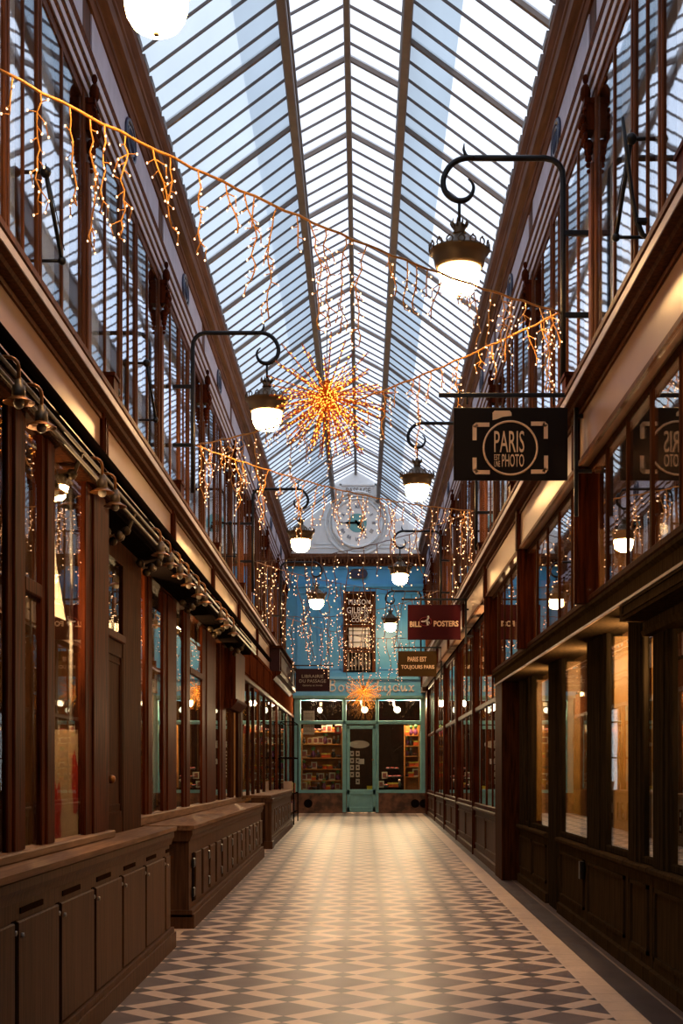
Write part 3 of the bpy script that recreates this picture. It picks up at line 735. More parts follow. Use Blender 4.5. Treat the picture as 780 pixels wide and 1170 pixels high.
MB().tube([(XB(366), yb + .3, ZB(802)), (XB(366), yb + .3, ZB(791))], .008, 6).build('lamp_cord', M['black'], a)

def area(name, loc, rot, sx, sy, power, color):
    l = bpy.data.lights.new(name, 'AREA'); l.shape = 'RECTANGLE'; l.size = sx; l.size_y = sy; l.energy = power; l.color = color
    o = bpy.data.objects.new(name, l); COL.objects.link(o); o.location = loc; o.rotation_euler = rot; return o
def point(name, loc, power, color, r=.05, parent=None):
    l = bpy.data.lights.new(name, 'POINT'); l.energy = power; l.color = color; l.shadow_soft_size = r
    o = bpy.data.objects.new(name, l); COL.objects.link(o); o.location = loc
    if parent is not None: o.parent = parent; o.location = Vector(loc) - wloc(parent)
    return o
WARM = (1.0, .62, .30)

# ------------------------------------------------------------------ left side, ground floor
def panel_frame(b, x, out, y0, y1, z0, z1, t=.02, d=.012):
    """moulding frame on a plane x, standing out towards out (+1 / -1)"""
    xa, xb = x, x + out * d
    b.box(xa, xb, y0, y1, z1 - t, z1); b.box(xa, xb, y0, y1, z0, z0 + t); b.box(xa, xb, y0, y0 + t, z0, z1); b.box(xa, xb, y1 - t, y1, z0, z1)
CT = Z(-.405)
def cabinet(label, y0, y1, xf, xb_, top, gaps, style):
    r = empty('shop_counter', ((xf + xb_) / 2, (y0 + y1) / 2, fl(y0))); tag(r, label, 'counter')
    zb = fl(y0) - .02
    MB().box(xb_, xf - .012, y0 + .02, y1 - .02, zb, top - .10).build('carcass', M['wood_cab'], r)
    b = MB(); b.prof_y([(xb_, top - .04), (xf + .01, top - .04), (xf + .035, top - .03), (xf + .04, top), (xb_, top)], y0 - .03, y1 + .03)
    b.build('counter_top', M['wood_cab_top'], r)
    b = MB(); b.prof_y([(xb_ + .1, top - .13), (xf, top - .13), (xf + .008, top - .10), (xf + .02, top - .075), (xf + .02, top - .04), (xb_ + .1, top - .04)], y0 - .012, y1 + .012)
    b.build('cornice_moulding', M['wood_cab'], r)
    # skirting follows the floor
    b = MB()
    for (o_, h, e) in ((.035, .0, .115), (.02, .115, .15)):
        b.add([(xf + o_, y0 - .02, fl(y0) + h - .02), (xf + o_, y1 + .02, fl(y1) + h - .02), (xf + o_, y1 + .02, fl(y1) + e), (xf + o_, y0 - .02, fl(y0) + e),
               (xb_, y0 - .02, fl(y0) + h - .02), (xb_, y1 + .02, fl(y1) + h - .02), (xb_, y1 + .02, fl(y1) + e), (xb_, y0 - .02, fl(y0) + e)],
              [(0, 1, 2, 3), (4, 7, 6, 5), (3, 2, 6, 7), (0, 3, 7, 4), (1, 5, 6, 2), (0, 4, 5, 1)])
    b.build('skirting', M['wood_cab'], r)
    for i in range(len(gaps) - 1):
        a, c = gaps[i], gaps[i + 1]
        if style == 'panel':
            p = MB().bbox(xf - .014, xf + .004, a + .05, c - .015, fl(a) + .16, top - .21, .006).build('panel', M['wood_cab'], r)
            MB().box(xf - .013, xf - .008, a - .016, a + .05, fl(a) + .15, top - .205).build('slot', M['black'], r)
            MB().box(xf - .012, xf - .006, a + .12, a + .52, top - .185, top - .16).build('vent_slot', M['vent'], r)
            k = MB(); k.lathe([(.001, 0), (.011, 0), (.011, .012), (.001, .016)], (xf + .002, a + .09, top - .27), 10, True, 'x'); k.build('stud', M['enamel'], p)
            k = MB(); k.lathe([(.001, 0), (.011, 0), (.011, .012), (.001, .016)], (xf - .010, a + .018, top - .255), 10, True, 'x'); k.build('stud', M['enamel'], p)
        else:
            p = MB().bbox(xf - .014, xf + .006, a + .15, c - .0, fl(a) + .2, top - .24, .006).build('panel', M['wood_cab'], r)
            MB().box(xf - .013, xf - .006, a, a + .15, fl(a) + .2, top - .24).build('slot', M['black'], r)
            if i % 2 == 0:
                for zz in (fl(a) + .24, top - .36): MB().bbox(xf - .006, xf + .014, a - .04, a + .06, zz, zz + .08, .008).build('hinge', M['iron'], p)
    return r
cabinet('near walnut counter with five tall flat panels under the first left shop window', 3.2, 10.05, -1.41, -1.62, CT, [3.84, 4.68, 5.52, 6.32, 7.15, 7.98, 8.84, 9.72, 10.0], 'panel')
cabinet('long walnut counter with many narrow slotted doors, second along the left side', 11.15, 19.2, -1.41, -1.86, Z(-.44), [11.35 + .56 * k for k in range(15)], 'door')
cabinet('dark walnut counter with upright slats, farthest along the left side', 20.9, 27.6, -1.43, -1.80, Z(-.36), [21.6 + .48 * k for k in range(13)], 'door')
b = MB(); b.bbox(-1.5, -1.385, 20.86, 21.2, fl(20.9), Z(-.46), .015); b.bbox(-1.5, -1.365, 20.83, 21.24, Z(-.47), Z(-.41), .01); b.bbox(-1.5, -1.365, 20.83, 21.24, fl(20.9), fl(20.9) + .12, .01)
b.build('counter_end_pilaster', M['wood_cab'], COL.objects['shop_counter.002'])

HD = 1.655
def lpost(x, y0, y1, z0, z1, mat='wood_red', depth=.035, parent=None):
    b = MB(); b.bbox(x - depth, x + .01, y0, y1, z0, z1, .006)
    if y1 - y0 > .1:
        b.bbox(x, x + .022, y0 + (y1 - y0) * .25, y1 - (y1 - y0) * .25, z0, z1, .008)
    return b.build('post', M[mat], parent)
def lglass(x, y0, y1, z0, z1, parent): return MB().box(x - .008, x - .004, y0, y1, z0, z1).build('glass_pane', M['shopglass'], parent)
# first window, over the near counter
w1 = empty(num('window'), (-1.58, 6, CT)); w1['kind'] = 'structure'
for a, c in ((4.2, 4.3), (5.0, 5.08), (6.02, 6.34), (6.66, 6.95), (7.72, 8.44)): lpost(-1.58, a, c, CT, Z(HD), parent=w1)
MB().bbox(-1.66, -1.53, 2.5, 8.44, CT, CT + .045, .008).build('sill', M['wood_cab_top'], w1)
MB().bbox(-1.68, -1.53, 2.5, 8.44, Z(HD), Z(HD + .08), .01).build('head_rail', M['wood_dark'], w1)
for a, c in ((2.5, 6.02), (6.34, 6.66), (6.95, 7.72)): lglass(-1.58, a, c, CT, Z(HD), w1)
MB().bbox(-1.63, -1.568, 6.34, 6.66, Z(.85), Z(.92), .006).build('transom', M['wood_red'], w1)
# recess with the panelled door
b = MB(); b.box(-1.76, -1.61, 8.36, 8.44, fl(8.4), Z(HD + .05)); b.box(-1.80, -1.74, 8.44, 9.14, fl(9), Z(HD + .05)); b.box(-1.80, -1.74, 9.9, 10.7, fl(9), Z(HD + .05)); b.box(-1.80, -1.74, 9.14, 9.9, Z(1.5), Z(HD + .05))
b.build(num('trim'), M['wood_dark'], kind='structure')
dl = empty('door_2', (-1.72, 9.5, fl(9.5))); dl['kind'] = 'structure'
b = MB(); b.box(-1.77, -1.745, 9.14, 9.9, fl(9.5), Z(.93)); panel_frame(b, -1.745, 1, 9.22, 9.82, Z(-.3), Z(.84)); panel_frame(b, -1.745, 1, 9.27, 9.77, Z(-.24), Z(.78), .012, .008)
for k in range(4): panel_frame(b, -1.745, 1, 9.22, 9.82, fl(9.5) + .1 + .13 * k, fl(9.5) + .2 + .13 * k, .012, .01)
b.build('door_leaf', M['wood_dark'], dl)
MB().bbox(-1.78, -1.72, 9.14, 9.9, Z(.93), Z(.99), .008).build('transom', M['wood_red'], dl)
MB().box(-1.76, -1.755, 9.14, 9.9, Z(.99), Z(1.5)).build('transom_glass', M['shopglass'], dl)
MB().ball((-1.70, 9.22, Z(-.05)), .03, 10, 8).build('door_knob', M['brass'], dl)
# second window, over the long counter
w2 = empty(num('window'), (-1.84, 15, Z(-.44))); w2['kind'] = 'structure'
SX = -1.83
for a, c, mt in ((10.56, 10.72, 'wood_dark'), (11.42, 11.80, 'wood_red'), (12.45, 13.35, 'wood_red'), (13.88, 14.40, 'wood_red'), (15.5, 16.95, 'wood_red'), (17.4, 18.2, 'wood_red'), (18.9, 19.3, 'wood_dark')):
    lpost(SX, a, c, Z(-.42), Z(HD), mt, parent=w2)
MB().bbox(-1.93, -1.78, 10.5, 20.9, Z(-.44), Z(-.36), .01).build('sill', M['wood_cab_top'], w2)
MB().bbox(-1.93, -1.78, 10.5, 20.9, Z(HD), Z(HD + .08), .01).build('head_rail', M['wood_dark'], w2)
for a, c in ((10.72, 11.42), (11.80, 12.45), (13.35, 13.88), (14.40, 15.5), (16.95, 17.4), (18.2, 18.9)): lglass(SX, a, c, Z(-.4), Z(HD), w2)
for a, c in ((14.40, 15.5), (18.2, 18.9)): MB().bbox(-1.88, -1.815, a, c, Z(1.05), Z(1.12), .006).build('transom', M['wood_red'], w2)
lpost(-1.86, 15.1, 15.22, Z(-.4), Z(HD), 'wood_dark', parent=w2)
# third unit
w3 = empty(num('window'), (-1.75, 24, Z(-.36))); w3['kind'] = 'structure'
for a, c in ((19.3, 20.0), (20.9, 21.15), (21.9, 22.1), (23.0, 23.25), (24.4, 24.6), (26.1, 26.4), (28.0, 28.3), (31.4, 31.8), (33.4, 33.7)): lpost(-1.76, a, c, Z(-.36) if c < 27.6 else fl(a), Z(1.40), 'wood_dark' if a < 28 else 'wood_red', parent=w3)
MB().bbox(-1.86, -1.72, 19.3, YB, Z(1.36), Z(1.44), .01).build('head_rail', M['wood_red'], w3)
MB().bbox(-1.86, -1.72, 27.6, YB, -.07, Z(-.42), .01).build('riser', M['wood_dark'], w3)
for a, c in ((20.0, 20.9), (21.15, 21.9), (22.1, 23.0), (23.25, 24.4), (24.6, 26.1), (26.4, 28.0), (28.3, 31.4), (31.8, 33.4)): lglass(-1.76, a, c, Z(-.40), Z(1.38), w3)
b = MB(); b.box(-1.86, -1.74, 19.4, YB, Z(1.44), Z(1.95))
for k in range(5): panel_frame(b, -1.74, 1, 19.6 + 1.5 * k, 20.95 + 1.5 * k, Z(1.48), Z(1.9), .03)
b.build('fascia_boards', M['wood_matte'], w3)
b = MB(); b.box(-1.90, -1.86, 2.5, 19.4, Z(HD + .02), Z(2.02)); b.build(num('trim'), M['wood_dark'], kind='structure')
# rolled awning cassette over both shops
aw = empty('rolled_awning', (-1.6, 12, Z(1.7))); tag(aw, 'long rolled black awning with twin steel rails along the left shopfronts', 'awning')
MB().prof_y([(-1.86, Z(1.66)), (-1.57, Z(1.655)), (-1.56, Z(1.68)), (-1.56, Z(1.84)), (-1.60, Z(1.88)), (-1.86, Z(1.92))], 2.5, 19.2).build('cassette', M['black'], aw)
MB().tube([(-1.53, 2.5, Z(1.86)), (-1.53, 22.6, Z(1.86))], .030, 10).build('fabric_roll', M['black'], aw)
for x, d in ((-1.50, 1.665), (-1.50, 1.725)): MB().tube([(x, 2.5, Z(d)), (x, 19.2, Z(d))], .010, 6).build('rail', M['enamel'], aw)
for i, y in enumerate((7.3, 9.0, 10.4, 12.85, 15.2, 17.6)):
    b = MB(); b.tube([(-1.84, y, Z(1.95)), (-1.60, y, Z(1.93)), (-1.53, y, Z(1.88))], .014, 6)
    for k in range(4):
        for q in (-1, 1): b.ball((-1.56 - .045 * k, y + q * .03 * (k % 2), Z(1.60 - .035 * (k % 3))), .032, 6, 4)
    b.tube([(-1.50, y, Z(1.73)), (-1.54, y, Z(1.62)), (-1.66, y, Z(1.58))], .012, 6)
    b.build('bracket', M['bronze'], aw)
# projecting hinged board and far sign box
r = empty('projecting_wall_cabinet', (-1.76, 18.6, Z(.86))); tag(r, 'narrow brown wooden box hung on the left wall past the gooseneck lamps', 'cabinet')
MB().bbox(-1.80, -1.66, 17.9, 19.3, Z(.95), Z(1.64), .01).build('box_body', M['wood_red'], r)
MB().prof_y([(-1.80, Z(.84)), (-1.72, Z(.84)), (-1.64, Z(.93)), (-1.63, Z(.96)), (-1.80, Z(.96))], 17.85, 19.35).build('base_moulding', M['wood_red'], r)
r = empty('sign_box', (-1.75, 29.5, Z(1.8))); tag(r, 'deep burgundy panelled sign box with moulded base at the far left corner', 'sign')
MB().bbox(-1.85, -1.60, 26.5, 32.4, Z(1.95), Z(2.42), .01).build('box_body', M['signplum'], r)
MB().prof_y([(-1.85, Z(1.80)), (-1.72, Z(1.80)), (-1.66, Z(1.87)), (-1.58, Z(1.90)), (-1.56, Z(1.96)), (-1.85, Z(1.96))], 26.4, 32.5).build('base_moulding', M['wood_red'], r)
b = MB(); panel_frame(b, -1.60, 1, 26.7, 32.2, Z(2.0), Z(2.36), .04, .02); b.build('front_frame', M['wood_red'], r)
MB().box(-1.85, -1.54, 26.4, 32.5, Z(2.42), Z(2.46)).build('box_lid', M['wood_dark'], r)
# book rack by the far left corner
r = empty('book_rack', (-1.55, 29, fl(29))); tag(r, 'black metal outdoor book rack standing at the far left corner', 'rack')
b = MB()
for x in (-1.70, -1.42):
    for y in (28.4, 30.2): b.tube([(x, y, fl(y)), (x, y, Z(1.05))], .014, 6)
for z in (Z(1.05), Z(.3), Z(-.45)):
    b.tube([(-1.70, 28.4, z), (-1.42, 28.4, z), (-1.42, 30.2, z), (-1.70, 30.2, z)], .012, 6, True)
b.build('rack_frame', M['black'], r)
for z in (Z(.3), Z(-.45), Z(-.85)): MB().box(-1.70, -1.42, 28.4, 30.2, z - .015, z).build('rack_shelf', M['black'], r)
first = None
for zi, z in enumerate((Z(-.45), Z(-.85))):
    for k in range(12):
        y = 28.5 + .13 * k; h = rnd.uniform(.18, .26)
        o = MB().bbox(-.09, .09, -.02, .02, 0, h, .004).build('book', GM[rnd.randrange(10)], recentre=False); o.location = (-1.55, y, z)
        tag(o, 'upright book on the %s shelf of the black rack' % ('middle' if zi == 0 else 'bottom'), 'book', 'books on the %s shelf of the rack' % ('middle' if zi == 0 else 'bottom'))

# gooseneck lamps over the left shop signs
def gooseneck():
    r = empty('gooseneck_lamp')
    b = MB(); pts = [(-.14, 0, .20), (-.02, 0, .20)] + [(-.02 + .05 * math.sin(a), 0, .15 + .05 * math.cos(a)) for a in (.3, .7, 1.1, 1.5)] + [(.03, 0, .10), (.03, 0, .075)]
    b.tube(pts, .009, 8); b.build('neck', M['brass'], r, recentre=False)
    MB().lathe([(.001, .098), (.018, .095), (.020, .07), (.030, .066), (.032, .02), (.028, .01)], (.03, 0, 0), 16).build('lamp_cap', M['bronze'], r, recentre=False)
    b = MB(); b.lathe([(.028, .018), (.045, .008), (.072, -.008), (.074, -.012), (.045, .002), (.024, .008)], (.03, 0, 0), 20); b.build('shade', M['brass'], r, recentre=False)
    MB().ball((.03, 0, -.014), .026, 12, 8).build('glass_bulb', M['enamel'], r, recentre=False)
    return r
G0 = gooseneck()
gy = [(5.75, 'nearest, cut by the left edge'), (6.16, 'second from the left edge, large round bulb'), (7.6, 'third from the left edge'), (8.0, 'fourth from the left edge'), (9.8, 'fifth from the left edge'), (10.3, 'sixth from the left edge'),
      (10.85, 'seventh from the left edge'), (11.4, 'eighth from the left edge'), (12.1, 'ninth from the left edge'), (12.6, 'tenth from the left edge'), (14.0, 'third from the far end of its row'), (14.6, 'second from the far end of its row'), (15.4, 'last one at the far end of its row')]
for i, (y, t_) in enumerate(gy):
    c = G0 if i == 0 else copy_tree(G0)
    c.location = (-1.48, y, Z(1.575)); c.scale = (.92,) * 3
    tag(c, 'brass gooseneck lamp under the left awning, ' + t_, 'lamp', 'gooseneck lamps under the left awning')

# things shown in the left windows
r = empty('painted_canvas', (-1.76, 8.03, Z(-.5))); tag(r, 'pale wooden panel with two red splashes standing low in the first left window', 'painting')
MB().box(-1.90, -1.63, 8.02, 8.04, Z(-.49), Z(.25)).build('panel_board', M['canvas'], r)
def blob(b, x, y, z, ry, rz, seed):
    q = random.Random(seed); pts = []
    for k in range(22):
        a = 2 * PI * k / 22; w_ = 1 + q.uniform(-.28, .28); pts.append((x, y + ry * w_ * math.cos(a), z + rz * w_ * math.sin(a)))
    b.poly(pts, (.004, 0, 0))
b = MB()
for (cx_, cz_, rx_, rz_, sd) in ((-1.80, -.24, .03, .19, 3), (-1.69, -.06, .026, .16, 4)):
    q = random.Random(sd); pts = []
    for k in range(22):
        a = 2 * PI * k / 22; w_ = 1 + q.uniform(-.28, .28); x = cx_ + rx_ * w_ * math.cos(a)
        pts.append((x, 8.014, Z(cz_ + rz_ * w_ * math.sin(a))))
    b.poly(pts, (0, .004, 0))
b.build('red_splash', M['red'], r)
r = empty('hanging_cloth', (-1.82, 7.4, Z(.95))); tag(r, 'white cloth with orange stripe hanging high in the first left window', 'cloth')
b = MB(); b.poly([(-1.84, 7.8, Z(1.5)), (-1.775, 7.8, Z(1.5)), (-1.755, 7.8, Z(1.2)), (-1.70, 7.8, Z(.87)), (-1.84, 7.8, Z(.93))], (0, .012, 0)); b.build('cloth_sheet', M['paper'], r)
b = MB(); b.poly([(-1.81, 7.795, Z(1.4)), (-1.785, 7.795, Z(1.4)), (-1.775, 7.795, Z(1.2)), (-1.79, 7.795, Z(1.08)), (-1.80, 7.795, Z(1.15))], (0, .004, 0)); b.build('orange_stripe', M['orange'], r)
for (y, z1, lab) in ((7.35, .85, 'thin white upright pole standing inside the first left window'), (7.95, .95, 'thin white rod hanging above the red-splashed panel in the first left window'), (11.75, .86, 'white upright pole inside the long left window, nearer one'), (12.6, .86, 'white upright pole inside the long left window, farther one')):
    x = -1.86 if y == 7.35 else (-1.70 if y < 9 else -1.93)
    hung = y == 7.95
    o = MB().tube([(x, y, Z(.30)), (x, y, Z(1.66))] if hung else [(x, y, Z(-.5)), (x, y, Z(z1))], .011 if hung else .02, 8).build('display_pole', M['white']); tag(o, lab, 'pole')
    if not hung: MB().lathe([(.07, 0), (.07, .012), (.024, .02)], (x, y, Z(-.5)), 14).build('pole_foot', M['white'], o)
o = MB().poly([(-1.98, 11.2, Z(-.36)), (-1.98, 11.9, Z(-.40)), (-1.98, 11.6, Z(-.2)), (-1.98, 11.2, Z(-.1))], (-.02, 0, 0)).build('orange_leaflet', M['orange']); tag(o, 'orange and white leaflet low in the long left window', 'leaflet')
# display floors behind the left glass
b = MB(); b.box(-3.3, -1.62, 2.5, 8.36, fl(8), Z(-.50)); b.box(-3.3, -1.90, 10.7, 19.3, fl(12), Z(-.47)); b.build('display_platform', M['wood_dark'], WALL[-1])
b = MB()
for y in (2.6, 10.6, 19.4, 24.5, 30): b.box(-3.3, -2.0, y, y + .05, fl(y), Z(2.2))
b.box(-2.9, -2.85, 5, 8.2, Z(-.5), Z(1.9)); b.build('party_wall', M['interior_warm'], WALL[-1])

# ------------------------------------------------------------------ right side, ground floor
RX = 1.80
band = MB()
band.prof_y([(1.95, Z(1.03)), (1.60, Z(1.03)), (1.585, Z(1.045)), (1.585, Z(1.12)), (1.56, Z(1.14)), (1.56, Z(1.165)), (1.60, Z(1.175)), (1.95, Z(1.175))], 2.5, 16.22)
band = band.build(num('trim'), M['olive_panel'], kind='structure')
MB().prof_y([(1.598, Z(1.026)), (1.585, Z(1.026)), (1.580, Z(1.04)), (1.598, Z(1.04))], 2.5, 16.2).build('band_edge', M['fascia'], band)
# orange lit pilasters from the ledge to the band
o0 = None
for i in range(0, NB + 1):
    y = PY[0] + BAY * i
    if o0 is None:
        r = empty(num('trim'), (1.52, y, Z(1.16))); r['kind'] = 'structure'
        b = MB(); b.bbox(1.485, 1.64, y - .055, y + .055, Z(1.165), Z(2.47), .01); b.bbox(1.47, 1.50, y - .03, y + .03, Z(1.165), Z(2.47), .01); b.build('pilaster_shaft', M['wood_red'], r)
        MB().bbox(1.46, 1.64, y - .075, y + .075, Z(2.40), Z(2.47), .01).build('pilaster_cap', M['wood_red'], r); o0 = r
    elif y < 16.5:
        c = copy_tree(o0); c.location.y += BAY * i; c.name = num('trim')
# upper lights
def upper_light():
    ya, yb_ = PY[0] + .055, PY[1] - .055
    r = empty(num('window'), (1.6, (ya + yb_) / 2, Z(1.17))); r['kind'] = 'structure'
    b = MB(); b.bbox(1.56, 1.64, ya, yb_, Z(1.17), Z(1.22), .01); b.bbox(1.56, 1.64, ya, yb_, Z(2.06), Z(2.13), .01); b.build('window_frame', M['wood_dark'], r)
    for k in range(1, 5):
        y = ya + (yb_ - ya) * k / 5; t = .03 if k in (2, 4) else .018
        MB().bbox(1.562, 1.60, y - t, y + t, Z(1.2), Z(2.08), .008).build('mullion', M['wood_dark'], r)
    MB().box(1.572, 1.576, ya, yb_, Z(1.2), Z(2.08)).build('glass_pane', M['shopglass'], r)
    return r
u0 = upper_light()
for i in range(1, 4):
    c = copy_tree(u0); c.location.y += BAY * i; c.name = num('window')
# dark olive shopfront of the nearest shop
ol = empty(num('trim'), (RX, 9, fl(9))); ol['kind'] = 'structure'
SZ = Z(-.59)
posts = [(15.0, 15.5), (14.5, 14.62), (12.35, 13.1), (10.08, 10.86), (8.76, 9.18), (7.97, 8.40), (5.2, 5.6), (2.5, 2.8)]
for a, c in posts:
    lowz = fl(a) if a == 12.35 else SZ
    b = MB(); b.bbox(RX - .0, RX + .14, a, c, lowz, Z(1.03), .012)
    b.bbox(RX - .012, RX + .01, a + (c - a) * .2, c - (c - a) * .2, lowz, Z(1.03), .006)
    b.build('pier', M['olive'], ol)
wins = [(13.1, 14.5), (10.86, 12.35), (9.18, 10.08), (8.40, 8.76), (5.6, 7.97), (2.8, 5.2), (14.62, 15.0)]
wr = empty(num('window'), (RX, 10, SZ)); wr['kind'] = 'structure'
for a, c in wins:
    MB().box(RX + .03, RX + .035, a, c, SZ, Z(1.03)).build('glass_pane', M['shopglass'], wr)
    b = MB(); b.bbox(RX + .01, RX + .08, a, c, SZ, SZ + .05, .008); b.bbox(RX + .01, RX + .08, a, a + .03, SZ, Z(1.03), .008); b.bbox(RX + .01, RX + .08, c - .03, c, SZ, Z(1.03), .008)
    b.build('window_frame', M['olive'], wr)
MB().bbox(RX + .06, RX + .13, 8.40, 8.76, Z(-.52), Z(-.46), .01).build('glazing_rail', M['olive'], wr)
# header panel over the nearest window
b = MB(); b.box(RX - .05, RX + .12, 2.5, 8.42, Z(.86), Z(1.03)); b.box(1.60, RX, 2.5, 8.42, Z(.93), Z(1.03)); panel_frame(b, 1.60, -1, 5.4, 8.3, Z(.95), Z(1.02), .012)
b.prof_y([(1.9, Z(.84)), (1.74, Z(.84)), (1.73, Z(.87)), (1.9, Z(.87))], 2.5, 8.42); b.build('header_panel', M['olive_panel'], ol)
# sills and panelled stall risers
def riser(y0, y1, mat, parent, x=RX, top=None, n=None, e=.0):
    top = SZ if top is None else top
    b = MB(); b.prof_y([(x + .2, top - .05), (x - .03, top - .05), (x - .045, top - .03), (x - .045, top - .01), (x - .03, top), (x + .2, top)], y0, y1)
    b.box(x, x + .2, y0, y1, fl(y0) - .05, top - .05)
    pf = y1 - y0 - .12; n = n or max(1, round(pf / 1.0))
    for k in range(n):
        a = y0 + .06 + pf * k / n + .03; c = y0 + .06 + pf * (k + 1) / n - .03
        panel_frame(b, x, -1, a, c, fl(y1) + .16, top - .12, .025, .018)
    b.build('stall_riser', M[mat], parent)
    b = MB(); b.add([(x - .03, y0, fl(y0) - .02), (x - .03, y1, fl(y1) - .02), (x - .03, y1, fl(y1) + .09), (x - .03, y0, fl(y0) + .09), (x + .1, y0, fl(y0) - .02), (x + .1, y1, fl(y1) - .02), (x + .1, y1, fl(y1) + .115), (x + .1, y0, fl(y0) + .115)],
                    [(0, 1, 2, 3), (4, 7, 6, 5), (3, 2, 6, 7), (0, 3, 7, 4), (1, 5, 6, 2), (0, 4, 5, 1)])
    b.build('skirting_board', M[mat], parent)
for (a, c) in ((13.1, 15.45), (10.86, 12.33), (9.16, 10.84), (8.40, 9.14), (7.3, 8.38), (5.3, 7.28), (2.5, 5.28)): riser(a, c, 'olive_panel', ol, n=1 if c - a < 1.7 else None)
o = MB().bbox(RX - .05, RX - .01, 10.88, 10.96, Z(-.86), Z(-.72), .01).build('riser_latch', M['iron'], ol)
# brown shopfronts farther along
BX = 1.66
def brown_bay(y0, y1):
    r = empty(num('window'), (BX, (y0 + y1) / 2, Z(-.5))); r['kind'] = 'structure'
    L = y1 - y0
    b = MB(); b.bbox(BX - .02, BX + .1, y0, y1, Z(2.03), Z(2.13), .01); b.bbox(BX - .02, BX + .1, y0, y1, Z(.86), Z(.93), .01); b.bbox(BX - .03, BX + .1, y0, y1, Z(-.5), Z(-.44), .01); b.build('window_frame', M['wood_red'], r)
    for f, t in ((.0, .09), (.26, .035), (.50, .05), (.74, .035)):
        y = y0 + L * f
        b = MB(); b.bbox(BX - (.04 if f == 0 else .012), BX + .1, y - t, y + t, Z(-.5) if f else fl(y), Z(2.1), .012)
        if f == 0: b.bbox(BX - .055, BX, y - t * .5, y + t * .5, fl(y), Z(2.1), .01)
        b.build('window_post', M['wood_red'], r)
    MB().box(BX + .0, BX + .005, y0, y1, Z(-.45), Z(2.08)).build('glass_pane', M['shopglass'], r)
    riser(y0 + .1, y1 - .1, 'wood_cab', r, BX - .01, Z(-.5), 2)
    return r
for i in range(4, NB): brown_bay(PY[i], PY[i + 1])
MB().bbox(BX - .05, BX + .2, PY[NB], YB, fl(33), Z(2.1), .01).build(num('trim'), M['wood_red'], kind='structure')
MB().bbox(BX - .06, BX + .3, 15.5, 16.22, fl(16), Z(1.03), .01).build(num('trim'), M['wood_dark'], kind='structure')
dm = MB(); 
for y in (18.2, 21.2, 25.2, 28.6): dm.box(BX + .10, BX + .12, y, y + .75, Z(-.44), Z(.86))
dm.build('dark_door_blind', M['signblack'], WALL[1])
# display boards inside the right windows
for (c, w_, z0, z1, mat, lab) in ((14.46, .09, -.52, .98, 'goldwood', 'pale ochre upright board at the far side of the farthest dark right window'),
                            (12.31, .12, -.58, 1.0, 'goldwood', 'pale ochre upright board at the far side of the dark window next to the doorway'),
                            (10.04, .16, -.58, 1.0, 'goldwood', 'broad ochre upright board at the far side of the middle dark right window'),
                            (8.72, .12, -.45, 1.0, 'goldwood', 'ochre upright board at the far side of the narrow dark right window')):
    o = MB().bbox(RX + .06, RX + .06 + w_, c - .03, c, Z(z0), Z(z1), .006).build('display_board', M[mat]); tag(o, lab, 'board')
o = MB().box(RX + .06, RX + .13, 8.675, 8.685, Z(-.42), Z(.0)).build('notice_sheet', M['paper']); tag(o, 'pale notice sheet fixed low inside the narrow right window', 'notice')
o = MB().bbox(RX + .2, RX + .32, 9.95, 9.97, Z(.42), Z(.66), .004).build('poster_card', M['orange']); tag(o, 'orange card high inside the middle right window', 'card')
o = MB().bbox(RX + .2, RX + .32, 9.93, 9.95, Z(-.15), Z(.25), .004).build('poster_card', M['orange']); tag(o, 'orange card lower inside the middle right window', 'card')
o = MB().poly([(RX + .2, 9.6, Z(-.45)), (RX + .2, 9.9, Z(-.45)), (RX + .2, 9.78, Z(.35)), (RX + .2, 9.75, Z(.35))], (.02, 0, 0)).build('blue_pennant', M['blue']); tag(o, 'slender pale blue pennant inside the middle right window', 'pennant')
b = MB(); b.box(RX + .1, 2.9, 2.5, 15.5, fl(10) - .1, SZ - .03); b.build('display_platform', M['wood_dark'], WALL[1])
b = MB()
for y in (2.6, 8.0, 12.3, 15.6, 19.9, 23.3, 26.8, 30.2): b.box(RX + .25, 3.0, y, y + .05, fl(y), Z(2.2))
b.build('party_wall', M['interior_warm'], WALL[1])
b = MB(); b.box(2.55, 2.6, 2.6, 15.5, SZ, Z(2.2)); b.build('inner_wall', M['interior_warm'], WALL[1])
# shelf with books and prints in the second dark window
sh = empty('display_shelf', (2.3, 11.3, SZ)); tag(sh, 'narrow shelf rack with small prints in the second dark right window', 'shelf')
for z in (-.45, -.15, .15, .45): MB().box(2.05, 2.4, 10.95, 11.65, Z(z) - .01, Z(z)).build('shelf_board', M['goldwood'], sh)
for x in (2.05, 2.4): MB().box(x - .01, x + .01, 10.94, 10.97, SZ, Z(.6)).build('shelf_upright', M['iron'], sh)
for zi, z in enumerate((-.45, -.15, .15, .45)):
    place_goods([2.15, 2.30], 11.1, Z(z), 'print rack in the second dark right window, ' + ['lowest', 'second', 'third', 'top'][zi] + ' shelf')
